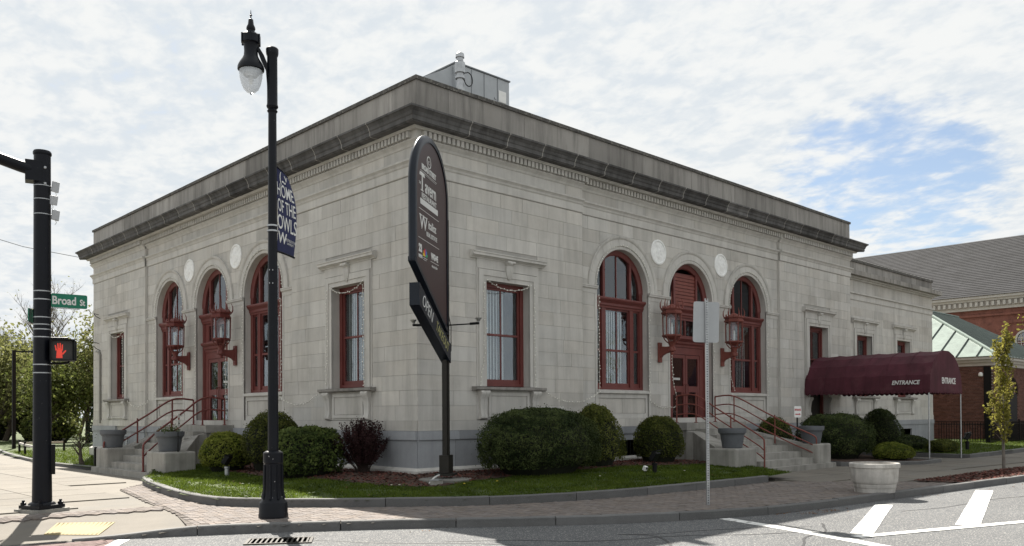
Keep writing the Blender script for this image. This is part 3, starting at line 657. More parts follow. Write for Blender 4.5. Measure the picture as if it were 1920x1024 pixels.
def archivolt(face, c):
    prof = [(RI, -.20), (RI, .0), (RI+.03, .015), (RI+.085, .015), (RI+.09, -.005), (RI+.11, -.005), (RI+.12, .02), (RI+.335, .02), (RI+.35, .04), (RI+.39, .065), (RI+.45, .07), (RI+.455, -.03), (RI+.2, -.20)]
    for k in range(11):   # voussoirs
        secs = []
        for t in np.linspace(math.pi*k/11+.002, math.pi*(k+1)/11-.002, 6): secs.append([TF[face](c+r*math.cos(t), RECV+v, ZS+r*math.sin(t)) for r, v in prof])
        MB().sweep(secs).build('voussoir', TRIM, BLD, smooth=40)
    m = MB()   # soffit of the arch and its two jambs
    t = np.linspace(0, math.pi, 33); pts = [(c+RI, 1.17)]+[(c+RI*math.cos(a), ZS+RI*math.sin(a)) for a in t]+[(c-RI, 1.17)]
    secs = [[TF[face](u, RECV+.0, z), TF[face](u, RECV-.40, z)] for u, z in pts]
    vs = [p for s in secs for p in s]; m.add(vs, [(2*i, 2*i+1, 2*i+3, 2*i+2) for i in range(len(secs)-1)]); m.build('arch_reveal', TRIM, BLD, smooth=30)
    for s in (-1, 1):   # beaded margin along the jambs
        u = c+s*RI; a, b = (u, u+.10) if s > 0 else (u-.10, u)
        for z0, z1 in ((1.34, 2.75), (2.755, 4.1), (4.105, 5.4)): fpiece('jamb_stone', TRIM, face, a, b, RECV-.05, RECV+.014, z0, z1-.004, BLD)
def impost(face, a, b):
    prof = [(-.03, 5.40), (.012, 5.40), (.015, 5.43), (.02, 5.52), (.045, 5.545), (.07, 5.555), (.07, 5.60), (.085, 5.61), (.085, 5.645), (.03, 5.655), (-.03, 5.655)]
    prof_run(face, a, b, [(v+RECV, z) for v, z in prof], TRIM, 'impost_moulding', BLD)
def lightmesh(pts, spacing=.11, r=.006):
    w = MB().tube(pts, r, 4); return w
STRINGS = []
def window_surround(face, c, door=False, z_apron=1.36):
    s = empty('window_surround'); s.parent = BLD
    h = .865; zt = 5.30; zb = 2.29
    def fb(name, a, b, v0, v1, z0, z1, mat=TRIM): return fpiece(name, mat, face, c+a, c+b, v0, v1, z0, z1, s)
    zlo = zb if not door else -.05
    # architrave in two fascias
    for sg in (-1, 1):
        x = sorted((sg*h, sg*(h+.13))); fb('architrave', x[0], x[1], -.05, .035, zlo, zt+.13)
        x = sorted((sg*(h+.13), sg*(h+.30))); fb('architrave', x[0], x[1], -.05, .06, zlo, zt+.30)
        x = sorted((sg*(h+.30), sg*(h+.36))); fb('architrave', x[0], x[1], -.05, .02, zlo, zt+.32)
    fb('architrave', -h, h, -.05, .035, zt, zt+.13); fb('architrave', -h-.13, h+.13, -.05, .06, zt+.13, zt+.30)
    fb('frieze', -h-.36, h+.36, -.05, .03, zt+.32, zt+.60)
    prof_run(face, c-1.46, c+1.46, [(-.03, 5.88), (.05, 5.88), (.06, 5.91), (.10, 5.93), (.12, 5.95), (.17, 5.96), (.17, 6.03), (.19, 6.04), (.19, 6.07), (.02, 6.10), (-.03, 6.10)], TRIM, 'hood', s)
    # carved keystone drop: scroll and tongue
    m = MB(); 
    secs = []
    for z, w, d in ((5.90, .155, .15), (5.87, .165, .17), (5.82, .155, .17), (5.78, .13, .12), (5.70, .15, .13), (5.60, .145, .115), (5.50, .12, .10), (5.42, .07, .08), (5.38, .03, .06)):
        secs.append([TF[face](c-w, .03, z), TF[face](c-w*.9, .03+d*.55, z), TF[face](c-w*.35, .03+d*.75, z), TF[face](c, .03+d, z), TF[face](c+w*.35, .03+d*.75, z), TF[face](c+w*.9, .03+d*.55, z), TF[face](c+w, .03, z)])
    m.sweep(secs).build('keystone', TRIM, s, smooth=35)
    m = MB().tube([TF[face](c-.15, .15, 5.87), TF[face](c+.15, .15, 5.87)], .045, 8).build('scroll', TRIM, s, smooth=40)
    # reveals
    m = MB()
    for sg in (-1, 1): m.add([TF[face](c+sg*h, .03, zlo), TF[face](c+sg*h, -.36, zlo), TF[face](c+sg*h, -.36, zt), TF[face](c+sg*h, .03, zt)], [(0, 1, 2, 3)])
    m.add([TF[face](c-h, .03, zt), TF[face](c+h, .03, zt), TF[face](c+h, -.36, zt), TF[face](c-h, -.36, zt)], [(0, 1, 2, 3)])
    m.build('reveal', TRIM, s)
    if not door:
        prof_run(face, c-1.40, c+1.40, [(-.36, 2.17), (.14, 2.17), (.15, 2.19), (.20, 2.20), (.20, 2.275), (-.36, 2.30)], PARA, 'window_sill', s)
        fb('apron', -1.22, 1.22, -.05, .012, z_apron, 2.17)
        fb('panel_rail', -.80, .80, .012, .05, 2.03, 2.12); fb('panel_rail', -.80, .80, .012, .05, 1.42, 1.50)
        for sg in (-1, 1): x = sorted((sg*.80, sg*.72)); fb('panel_rail', x[0], x[1], .012, .05, 1.50, 2.03)
        fb('apron_panel', -.70, .70, .012, .035, 1.52, 2.01, STONE)
    for sg in (-1, 1):   # scrolled console brackets
        secs = []
        for z, w, d in ((2.17, .17, .17), (2.12, .17, .19), (2.05, .16, .17), (1.98, .145, .12), (1.85, .135, .10), (1.68, .12, .085), (1.52, .11, .09), (1.47, .12, .12), (1.40, .13, .12), (1.36, .12, .07)):
            secs.append([TF[face](c+sg*1.03-w, .0, z), TF[face](c+sg*1.03-w, d, z), TF[face](c+sg*1.03-w*.4, d+.012, z), TF[face](c+sg*1.03, d-.015, z), TF[face](c+sg*1.03+w*.4, d+.012, z), TF[face](c+sg*1.03+w, d, z), TF[face](c+sg*1.03+w, .0, z)])
        MB().sweep(secs).build('console_bracket', TRIM, s, smooth=35)
    return s
def blinds(face, parent, u0, u1, z0, z1, v, gap=.118):
    m = MB(); u = u0
    while u < u1-.03:
        a = rng.uniform(.5, .8); A = [TF[face](u, v, z0), TF[face](u+.068, v-.03*a, z0), TF[face](u+.068, v-.03*a, z1), TF[face](u, v, z1)]; m.add(A, [(0, 1, 2, 3)]); u += gap
    return tag(m.build('vertical_blind', BLIND, parent), kind='stuff')
def sash_window(face, c, zb, zt, hw=.865, v=-.27, door=False, blind=(0., 1.)):
    w = empty('window'); w.parent = BLD
    def fb(name, a, b, v0, v1, z0, z1, mat=RED): return fpiece(name, mat, face, c+a, c+b, v0, v1, z0, z1, w)
    for sg in (-1, 1):
        x = sorted((sg*hw, sg*(hw-.13))); fb('frame', x[0], x[1], v-.14, v+.02, zb, zt)
        x = sorted((sg*(hw-.13), sg*(hw-.20))); fb('stile', x[0], x[1], v-.10, v-.03, zb+.08, zt-.14)
    fb('frame', -hw+.13, hw-.13, v-.14, v+.02, zt-.14, zt); fb('frame', -hw+.13, hw-.13, v-.14, v+.02, zb, zb+.08)
    zm = (zb+zt)/2
    fb('rail', -hw+.20, hw-.20, v-.10, v-.03, zt-.20, zt-.14); fb('rail', -hw+.20, hw-.20, v-.11, v-.02, zm-.03, zm+.03); fb('rail', -hw+.20, hw-.20, v-.10, v-.03, zb+.08, zb+.20)
    for z0, z1 in ((zb+.20, zm-.03), (zm+.03, zt-.20)): fb('muntin', -.018, .018, v-.085, v-.045, z0, z1)
    for z0, z1 in ((zb+.20, zm-.03), (zm+.03, zt-.20)):
        for a, b in ((-hw+.20, -.018), (.018, hw-.20)): 
            fb('pane', a, b, v-.067+rng.uniform(-.002, .002), v-.062, z0, z1, GLASS)
    b0, b1 = c-hw+.2+(2*hw-.4)*blind[0], c-hw+.2+(2*hw-.4)*blind[1]
    if b1-b0 > .1: blinds(face, w, b0, b1, zb+.12, zt-.18, v-.17)
    return w
def arch_window(face, c, door=False, louver=False, blind=True):
    w = empty('door' if door else 'window'); w.parent = BLD; V = RECV-.28
    def fb(name, a, b, v0, v1, z0, z1, mat=RED): return fpiece(name, mat, face, c+a, c+b, V+v0, V+v1, z0, z1, w)
    zb = 2.30 if not door else 1.19; tz = 5.02
    # curved outer frame
    secs = []
    for t in np.linspace(0, math.pi, 25): secs.append([TF[face](c+r*math.cos(t), V+v, ZS+r*math.sin(t)) for r, v in ((RI-.17, -.1), (RI-.17, .0), (RI-.10, .05), (RI+.01, .05), (RI+.01, -.1))])
    MB().sweep(secs).build('frame', RED, w, smooth=40)
    for sg in (-1, 1):
        x = sorted((sg*(RI-.17), sg*(RI+.008))); fb('frame', x[0], x[1], -.1, .03, zb, ZS)
    # transom cornice
    prof = [(-.1, tz), (.05, tz), (.06, tz+.06), (.09, tz+.09), (.09, tz+.16), (.12, tz+.20), (.17, tz+.25), (.19, tz+.29), (.19, tz+.34), (.05, tz+.37), (-.1, tz+.37)]
    A = RI+(.0)
    prof_run(face, c-A+.004, c+A-.004, [(v+V, z) for v, z in prof], RED, 'transom', w)
    z1 = tz+.37
    # lunette
    def topz(x): return ZS+math.sqrt(max(0.0, (RI-.15)**2-x*x))
    for x in (-.70, .70): fb('mullion', x-.055, x+.055, -.08, .03, z1, topz(x)+.02)
    if louver:
        for k in range(9):
            zz = z1+.10+k*.125; hw = min(.645, math.sqrt(max(0, (RI-.16)**2-(max(0, zz+.06-ZS))**2)))
            if hw < .15: continue
            fb('louver_slat', -hw, hw, -.06, -.012 if k % 2 else -.02, zz, zz+.105, REDL)
        fb('louver_panel', -.645, .645, -.09, -.06, z1, topz(.64), RED)
    else: fb('muntin', -.02, .02, -.06, -.02, z1, topz(0)); 
    n = 14
    def lun(a, b, name='pane'):
        m = MB(); xs = np.linspace(a, b, 9); vs = [TF[face](c+x, V-.045, z1) for x in xs]+[TF[face](c+x, V-.045, topz(x)) for x in xs]
        m.add(vs, [(i, i+1, 10+i, 9+i) for i in range(8)]); m.build(name, GLASS, w)
    if not louver: lun(-.645, -.02); lun(.02, .645)
    lun(.755, RI-.18); lun(-RI+.18, -.755)
    if not door:
        for x in (-.74, .74): fb('mullion', x-.10, x+.10, -.1, .04, zb, tz)
        fb('frame', -RI+.17, RI-.17, -.1, .03, zb, zb+.09)
        zm = 3.62
        for a, b, mun in ((-.64, .64, True), (.84, RI-.17, False), (-RI+.17, -.84, False)):
            st = .055 if mun else .04
            fb('stile', a, a+st, -.07, -.01, zb+.09, tz); fb('stile', b-st, b, -.07, -.01, zb+.09, tz)
            fb('rail', a+st, b-st, -.07, -.01, zb+.09, zb+.22); fb('rail', a+st, b-st, -.08, .0, zm-.035, zm+.035); fb('rail', a+st, b-st, -.07, -.01, tz-.06, tz)
            if mun:
                for p, q in ((zb+.22, zm-.035), (zm+.035, tz-.06)): fb('muntin', -.018, .018, -.055, -.02, p, q)
            for p, q in ((zb+.22, zm-.035), (zm+.035, tz-.06)):
                cols = ((a+st, -.018), (.018, b-st)) if mun else ((a+st, b-st),)
                for x, y in cols: fb('pane', x, y, -.045+rng.uniform(-.002, .002), -.04, p, q, GLASS)
        if blind: blinds(face, w, c-.60, c+.42, zb+.12, tz-.08, V-.15)
        # stone sill and apron below
        prof_run(face, c-RI+.004, c+RI-.004, [(RECV-.36, 2.16), (RECV+.0, 2.16), (RECV+.035, 2.18), (RECV+.035, 2.27), (RECV-.30, 2.31), (RECV-.36, 2.31)], TRIM, 'window_sill', BLD)
        fpiece('apron', TRIM, face, c-RI+.002, c+RI-.002, RECV-.36, RECV-.10, 1.17, 2.16, BLD)
        for a, b in ((-RI+.14, -.008), (.008, RI-.14)): fpiece('apron_panel', STONE, face, c+a, c+b, RECV-.10, RECV-.075, 1.52, 2.0, BLD)
        fpiece('panel_rail', TRIM, face, c-RI+.003, c+RI-.003, RECV-.1, RECV-.045, 2.02, 2.159, BLD); fpiece('panel_rail', TRIM, face, c-RI+.003, c+RI-.003, RECV-.1, RECV-.045, 1.34, 1.50, BLD)
        for sg in (-1, 1): x = sorted((c+sg*(RI-.003), c+sg*(RI-.12))); fpiece('panel_rail', TRIM, face, x[0], x[1], RECV-.1, RECV-.045, 1.50, 2.02, BLD)
    else:
        # wooden entrance: transom light, entablature, panelled sides and two glazed leaves
        for sg in (-1, 1):
            x = sorted((sg*(RI-.17), sg*.92)); fb('side_panel', x[0], x[1], -.1, .0, zb, tz)
        fb('transom_rail', -.92, .92, -.1, .0, 4.92, tz); fb('transom_rail', -.92, .92, -.1, .0, 4.28, 4.36)
        for x in (-.92, -.02, .86): fb('transom_stile', x, x+.06, -.09, -.005, 4.36, 4.92)
        fb('pane', -.86, .86, -.06, -.052, 4.36, 4.92, GLASS)
        prof = [(-.1, 3.92), (.04, 3.92), (.05, 4.0), (.10, 4.05), (.11, 4.12), (.18, 4.17), (.22, 4.22), (.22, 4.27), (.05, 4.285), (-.1, 4.285)]
        prof_run(face, c-1.12, c+1.12, [(v+V, z) for v, z in prof], RED, 'entablature', w)
        fb('head_panel', -.92, .92, -.1, .01, 3.66, 3.92)
        for sg in (-1, 1):
            x0, x1 = (-.91, -.01) if sg < 0 else (.01, .91)
            fb('leaf_stile', x0, x0+.12, -.08, -.01, zb, 3.65); fb('leaf_stile', x1-.12, x1, -.08, -.01, zb, 3.65)
            fb('leaf_rail', x0+.12, x1-.12, -.08, -.01, zb, zb+.16); fb('leaf_rail', x0+.12, x1-.12, -.08, -.01, 2.28, 2.50); fb('leaf_rail', x0+.12, x1-.12, -.08, -.01, 3.52, 3.65)
            fb('pane', x0+.12, x1-.12, -.05, -.045, zb+.16, 2.28, GLASS); fb('pane', x0+.12, x1-.12, -.05, -.045, 2.50, 3.52, GLASS)
            for q in (x0+.12, x1-.24): fb('corner_block', q, q+.12, -.07, -.02, 2.17, 2.28)
            hx = x1-.06 if sg < 0 else x0+.06
            MB().tube([TF[face](c+hx, V-.01, 2.16), TF[face](c+hx, V+.06, 2.18), TF[face](c+hx, V+.06, 2.55), TF[face](c+hx, V-.01, 2.57)], .014, 6).build('door_handle', RED, w)
        fb('number_strip', -.72, -.30, -.046, -.043, 2.72, 2.80, WHITE)
        for k in range(7): fb('strip_gap', -.69+k*.055, -.67+k*.055, -.044, -.0425, 2.72, 2.80, DARK)
    return w
LEAFLESS = None
for face in ('R', 'L'):
    opens = [arch_open(c, 1.17) for c in AC]
    if face == 'R': opens += [rect_open(3.29, .866, 2.25, 5.305), rect_open(22.3, .866, -.2, 5.305), rect_open(8.72, .75, -.4, .62)]
    else: opens += [rect_open(c, .866, 2.25, 5.305) for c in WCEN]
    zs = [-.6, -.1, .62, 1.07, 1.17, 1.34, 2.25, 5.305, ZS]+[ZS+RI*math.sin(a) for a in np.linspace(.08, math.pi/2, 24)]+[7.3, 9.9]
    zs = sorted(set(round(z, 4) for z in zs))
    wall_rows(face, opens, zs, 0., 25.5, lambda u: -.02 if (u < 6.55 or u > 18.92) else RECV-.02, 'wall', MORT, BLD)
    ashlar(face, doors=[(21.4, 23.2)] if face == 'R' else [])
    cornice(face)
    for c in AC: archivolt(face, c)
    impost(face, 6.55, AC[0]-RI); impost(face, AC[0]+RI, AC[1]-RI); impost(face, AC[1]+RI, AC[2]-RI); impost(face, AC[2]+RI, 18.92)
    for i, c in enumerate(WCEN):
        cc = 22.3 if (face == 'R' and i) else c
        window_surround(face, cc, door=(face == 'R' and i == 1))
        if face == 'R' and i:
            sash_window(face, cc, 2.45, 5.30, blind=(0, .55))
            d = empty('door'); d.parent = BLD
            fpiece('door_leaf', BRONZE, face, cc-.75, cc+.75, -.40, -.34, -.30, 2.3, d); fpiece('door_frame', RED, face, cc-.865, cc-.75, -.40, -.22, -.30, 2.45, d); fpiece('door_frame', RED, face, cc+.75, cc+.865, -.40, -.22, -.30, 2.45, d); fpiece('door_head', RED, face, cc-.75, cc+.75, -.40, -.22, 2.3, 2.45, d)
            fpiece('push_bar', STEEL, face, cc-.5, cc+.5, -.34, -.30, .75, .80, d)
        else: sash_window(face, cc, 2.31, 5.30, blind=(0., .72) if face == 'R' else (.40, .98) if i == 0 else (0, 0))
    arch_window(face, AC[0]); arch_window(face, AC[1], door=True, louver=(face == 'R')); arch_window(face, AC[2])
    # carved roundels
    for c in (10.67, 14.64):
        m = MB(); prof = [(.44, -.02), (.44, .03), (.40, .05), (.37, .045), (.355, .02)]; n = 36; secs = []
        for r, v in prof: secs.append([TF[face](c+r*math.cos(2*math.pi*k/n), RECV+v, 7.16+r*math.sin(2*math.pi*k/n)) for k in range(n)])
        o = m.sweep(secs).build('medallion', PLAQ, BLD, smooth=50)
        # relief disc: a bird-like figure in low relief
        m = MB(); R_ = 12; n = 40; vs = []; fs = []
        for i in range(R_+1):
            for k in range(n):
                r = .36*i/R_; t = 2*math.pi*k/n; x = r*math.cos(t); z = r*math.sin(t)
                h = .02+.035*max(0, mnoise.noise(Vector((x*9+c, z*9, 3.3)))+.2)*(1-(r/.37)**4)+.03*math.exp(-((x*.9)**2+(z+.02)**2*.5)/.012)
                vs.append(TF[face](c+x, RECV+h, 7.16+z))
        for i in range(R_): fs += [(i*n+k, i*n+(k+1) % n, (i+1)*n+(k+1) % n, (i+1)*n+k) for k in range(n)]
        m.add(vs, fs); m.build('relief', PLAQ, o, smooth=60)
    # pavilion returns
    m = MB(); 
    for u in (6.55, 18.92): m.add([TF[face](u, 0, .0), TF[face](u, RECV-.02, .0), TF[face](u, RECV-.02, 9.1), TF[face](u, 0, 9.1)], [(0, 1, 2, 3)])
    m.build('pavilion_return', TRIM, BLD)
    # granite base: band, panels and foot moulding
    for (s, e, v) in ((0, 6.55, 0.), (6.55, 18.92, RECV), (18.92, 25.5, 0.)):
        holes = [(7.95, 9.47)] if face == 'R' else []
        if face == 'R': holes.append((21.4, 23.2))
        def cut(s, e):
            segs = [(s, e)]
            for a, b in holes: segs = [x for p, q in segs for x in (((p, a), (b, q)) if p < a and b < q else ((p, q),))]
            return segs
        us = split_row(s, e, .75, 1.5)
        for p, q in zip(us, us[1:]):
            for a, b in cut(p, q) if not (p < 22.3 < q) else []:
                if b-a > .02: fpiece('granite_band', GRAN, face, max(a, 0)+.004, b-.004, v-.05, v+.075+rng.uniform(-.003, .003), .83, 1.066, BLD)
        us = split_row(s, e, 1.0, 1.7)
        for p, q in zip(us, us[1:]):
            if p < 22.3 < q: continue
            if face == 'R' and s == 6.55 and p < 9.47 and q > 7.95:
                if p < 7.9: fpiece('granite_panel', GRAN, face, p+.005, 7.94, v-.05, v+.035, .09, .823, BLD)
                if q > 9.5: fpiece('granite_panel', GRAN, face, 9.48, q-.005, v-.05, v+.035, .09, .823, BLD)
                fpiece('granite_panel', GRAN, face, max(p, 7.95)+.005, min(q, 9.47)-.005, v-.05, v+.035, .62, .823, BLD); continue
            fpiece('granite_panel', GRAN, face, p+.005, q-.005, v-.05, v+.035+rng.uniform(-.003, .003), .09, .823, BLD)
    prof_run(face, 0, 6.55, [(-.05, -.5), (.15, -.5), (.15, .02), (.10, .06), (.06, .09), (-.05, .09)], TRIM, 'foot_moulding', BLD, -1, 0)
    prof_run(face, 6.55, 18.92, [(v+RECV, z) for v, z in [(-.05, -.5), (.15, -.5), (.15, .02), (.10, .06), (.06, .09), (-.05, .09)]], TRIM, 'foot_moulding', BLD)
    if face == 'L': prof_run(face, 18.92, 25.5, [(-.05, -.5), (.15, -.5), (.15, .02), (.10, .06), (.06, .09), (-.05, .09)], TRIM, 'foot_moulding', BLD, 0, 1)
    else: 
        for a, b in ((18.92, 21.2), (23.4, 25.5)): prof_run(face, a, b, [(-.05, -.5), (.15, -.5), (.15, .02), (.10, .06), (.06, .09), (-.05, .09)], TRIM, 'foot_moulding', BLD)
# the corner block of the base and the quoin edge
# basement light by the shrubs
bw = empty('basement_window'); bw.parent = BLD
fpiece('pit', DARK, 'R', 7.95, 9.47, RECV-.6, RECV-.5, -.3, .62, bw)
for k in range(9): fpiece('bar', BLK2, 'R', 8.05+k*.165, 8.075+k*.165, RECV-.03, RECV-.005, -.2, .61, bw)
# stones: the 300 that show largest as parts, the others as one part
BLK_CAND.sort(key=lambda t: -t[0]); rest = MB()
def arc_mesh(m, face, pts, v0, v1, rnd=None):
    n = len(pts); vs = [TF[face](u, v1, z) for u, z in pts]+[TF[face](u, v0, z) for u, z in pts]; h = n//2
    fs = [(i, i+1, n-2-i, n-1-i) for i in range(h-1)]+[(i, (i+1) % n, n+(i+1) % n, n+i) for i in range(n)]
    return m.add(vs, fs, rnd)
for k, (im, kind, dt) in enumerate(BLK_CAND):
    if kind == 'r':
        face, u0, u1, v0, v1, z0, z1 = dt
        if k < 300: fpiece('stone_block', STONE, face, u0, u1, v0, v1, z0, z1, BLD)
        else:
            a = TF[face](u0, v0, z0); b = TF[face](u1, v1, z1); rest.b2(a, b, rng.random())
    else:
        face, pts, v0, v1 = dt
        if k < 300: arc_mesh(MB(), face, pts, v0, v1).build('stone_block', STONE, BLD)
        else: arc_mesh(rest, face, pts, v0, v1, rng.random())
tag(rest.build('stone_block', STONE, BLD), kind='stuff')
# far sides, floor and roof close the volume
m = MB(); m.b2((25.2, .3, -.6), (25.48, 25.5, 9.9)); m.b2((.3, 25.2, -.6), (25.2, 25.48, 9.9)); m.build('rear_wall', BRICK2, BLD)
MB().b2((.02, .02, 9.50), (25.48, 25.48, 9.60)).build('roof', SHING, BLD)
MB().b2((.4, .4, 1.0), (25.2, 25.2, 1.1)).build('floor', DARK, BLD)
m = MB(); m.b2((2.6, 2.6, 1.1), (2.7, 25.1, 9.48)); m.b2((2.7, 2.6, 1.1), (25.1, 2.7, 9.48)); m.b2((.4, .4, 6.9), (25.1, 25.1, 7.0)); m.build('interior_partition', DARK, BLD)

# the lower wing to the right
WG = empty('wing'); WG.parent = BLD
wz = [-.6, -.35, .60, 1.34, 2.25, 5.305, 9.0]
wall_rows('W', [rect_open(c, .866, 2.25, 5.305) for c in (28.1, 32.9)]+[rect_open(33.1, .75, -.35, .60)], wz, 25.5, 37.0, lambda u: -.01, 'wall', TRIM, WG)
for z0, z1 in zip([1.34+i*.407 for i in range(14)], [1.34+i*.407 for i in range(1, 14)]):
    segs = [(25.5, 37.)] if z0 > 5.95 else [(25.5, 28.1-1.22), (28.1+1.22, 32.9-1.22), (32.9+1.22, 37.)]
    for s, e in segs:
        us = split_row(s, e, .8, 1.5)
        for p, q in zip(us, us[1:]): fpiece('stone_block', STONE, 'W', p+.0045, q-.0045, -.05, rng.uniform(-.002, .003), z0+.0045, z1-.0045, WG)
for (z0, z1, v, mt) in ((6.99, 7.28, .03, TRIM), (7.28, 7.36, .10, TRIM), (7.36, 7.95, 0., STONE), (7.95, 8.02, .10, TRIM), (8.02, 8.1, .2, TRIM), (8.1, 8.32, .42, PARA), (8.32, 8.84, .0, PARA), (8.84, 8.96, .06, COPE)):
    us = [25.5]+[25.5+k*1.44 for k in range(1, 8)]+[37.0+v]
    for p, q in zip(us, us[1:]): fpiece('cornice_stone' if z0 == 8.1 else 'moulding', mt, 'W', p+(.004 if p > 26 else .001), q-.004, -.3, v, z0+.001, z1, WG)
for c in (28.1, 32.9):
    s = window_surround('W', c); s.parent = BLD; sash_window('W', c, 2.31, 5.30, blind=(0, .9))
for p, q in ((25.51, 27.0), (27.0, 28.6), (28.6, 30.2), (30.2, 31.3), (31.3, 32.35), (33.85, 35.2), (35.2, 37.0)):
    fpiece('granite_panel', GRAN, 'W', p+.004, q-.004, -.05, .035, -.5, .83, WG)
for p in range(7): fpiece('granite_band', GRAN, 'W', 25.51+p*1.64+.004, 25.51+(p+1)*1.64-.004, -.05, .07, .835, 1.07, WG); fpiece('plinth_stone', TRIM, 'W', 25.51+p*1.64+.004, 25.51+(p+1)*1.64-.004, -.05, .03, 1.075, 1.335, WG)
fpiece('basement_pit', DARK, 'W', 32.35, 33.85, -.5, -.4, -.4, .7, WG); fpiece('granite_panel', GRAN, 'W', 32.354, 33.846, -.05, .035, .61, .83, WG)
m = MB(); m.b2((36.72, .78, -.6), (36.99, 14, 8.9)); m.b2((25.5, 13.7, -.6), (36.7, 14, 8.9)); m.build('rear_wall', BRICK2, WG); MB().b2((25.5, .8, 8.4), (36.7, 13.7, 8.5)).build('roof', SHING, WG)
MB().b2((25.5, 1.6, -.3), (36.7, 1.7, 8.3)).build('interior_partition', DARK, WG)

# ------------------------------------------------------------------ entrance stairs, handrails, planters
def stairs(face, label, vf, posts_bot, posts_top, slab, cheeks, flare):
    """posts: (u_a, u_b) of the two rails at the bottom and at the wall"""
    F = TF[face]; root = empty('entrance_stairs', F(12.7, .9, SW), label, 'stairs'); off = Vector(F(12.7, .9, SW))
    def fp(name, u0, u1, v0, v1, z0, z1, mat=CONC2):
        o = fpiece(name, mat, face, u0, u1, v0, v1, z0, z1, root); o.location = Vector(o.location)-off; return o
    ZL = 1.17; n = 7; zt = -.28; rise = (ZL-zt)/n; v0 = .95; run = (vf-.22-v0)/(n-1)
    fp('landing', 12.7-1.9, 12.7+1.9, -.11, v0, .92, ZL); fp('landing_base', 12.7-1.8, 12.7+1.8, -.1, v0-.04, SW, .92)
    for k in range(1, n):
        z = ZL-rise*k; a = v0+run*(k-1); t = k/(n-1); w0 = posts_top[0]*(1-t)+posts_bot[0]*t-.12; w1 = posts_top[1]*(1-t)+posts_bot[1]*t+.12
        fp('tread', w0, w1, a-.02+.0007*k, a+run, z-rise, z)
        fp('core', w0+.01, w1-.01, v0-.1, a+.03, SW, z-rise-.001)
    fp('bottom_slab', slab[0], slab[1], vf-.75, vf+.05, SW-.05, zt)
    for (ua, ub) in cheeks:   # sloping cheek wall with a level pedestal
        ut = 12.7-1.9 if ua < 12.7 else 12.7+1.9
        top = ((ut, ut+.55) if ua < 12.7 else (ut-.55, ut))
        secs = []
        for v, z, a, b in ((.9, .90, *top), (1.2, .86, *top), (vf-.95, .40, ua*.8+top[0]*.2, ub*.8+top[1]*.2)):
            secs.append([Vector(F(a, v, SW))-off, Vector(F(a, v, z))-off, Vector(F(b, v, z))-off, Vector(F(b, v, SW))-off])
        MB().sweep(secs).build('cheek_wall', CONC2, root, bevel=.02)
        m = MB(); m.b2(Vector(F(ua, vf-1.05, SW-.03))-off, Vector(F(ub, vf-.06, .40))-off); m.build('pedestal', CONC2, root, bevel=.05)
    # rails
    for s in (0, 1):
        lab = ('wall side' if s else 'corner side')
        h = empty('handrail', F(posts_bot[s], vf-.15, zt), label=None); ho = Vector(F(posts_bot[s], vf-.15, zt))
        def q(u, v, z): return Vector(F(u, v, z))-ho
        ub, ut = posts_bot[s], posts_top[s]; vb = vf-.15
        def path(hh, h2):   # from wall to the foot
            p = [(ut, .12, ZL+hh), (ut, .85, ZL+hh)]
            for t in (.35, .7): p.append((ut+(ub-ut)*t*.75, .85+(vb-.85)*t, ZL+hh+(zt+h2-ZL-hh)*t))
            p += [(ub*.85+ut*.15, vb-.22, zt+h2+.13), (ub*.97+ut*.03, vb-.05, zt+h2+.02)]; return p
        rads = .034 if face == 'L' else .026
        heights = [(.95, .88), (.52, .50)] if face == 'L' else [(.95, .92), (.62, .58), (.28, .30)]
        for i, (hh, h2) in enumerate(heights):
            pts = path(hh, h2)
            if i == 0: pts = [(ut, .04, ZL+.0)]+[(ut, .04, ZL+hh-.08)]+[(ut, .07, ZL+hh-.02)]+pts+[(ub, vb, zt+h2-.12), (ub, vb, zt)]
            else: pts = [(ut, .04, ZL+hh)]+pts[1:]+[(ub, vb, zt+h2)]
            C = catmull([np.array(p) for p in pts], 4)
            MB().tube([q(*p) for p in C], rads*(1 if i == 0 else .85), 8).build('rail', RED if face == 'L' else REDL, h, smooth=50)
        for (uu, vv, z0, z1) in ((ut, .85, ZL, ZL+.95), (ut+(ub-ut)*.42, .85+(vb-.85)*.52, .40, 1.43)):
            MB().tube([q(uu, vv, z0), q(uu, vv, z1)], rads*.9, 8).build('post', RED if face == 'L' else REDL, h, smooth=50)
        fl = MB()
        for (uu, vv, z0) in ((ut, .85, ZL), (ut, .04, ZL), (ub, vb, zt)): fl.lathe(q(uu, vv, z0), [(.075, 0), (.075, .015), (.05, .025)], 10)
        fl.build('flange', RED, h)
        RAILS.append((face, s, h))
    return root
RAILS = []
stairs('R', 'worn concrete stairs up to the doorway with the louvered panel above it', 3.85, (11.1, 14.62), (11.5, 13.95), (8.6, 15.7), ((9.25, 10.5), (14.55, 15.55)), 0)
stairs('L', 'worn concrete stairs up to the doorway beside the sunlit pavement', 3.5, (10.05, 13.75), (11.3, 13.95), (9.2, 14.45), ((8.1, 9.55), (13.2, 14.3)), 0)
for face, s, h in RAILS:
    tag(h, {('R', 0): 'three-bar oxblood handrail in front of the louvered doorway, on the side by the round yew', ('R', 1): 'three-bar oxblood handrail on the side of the stairs towards the maroon awning',
            ('L', 0): 'two-bar oxblood handrail beside the planter holding green plants', ('L', 1): 'two-bar oxblood handrail beside the empty planter at the far building end'}[(face, s)], 'handrail', 'handrails of the entrance stairs')
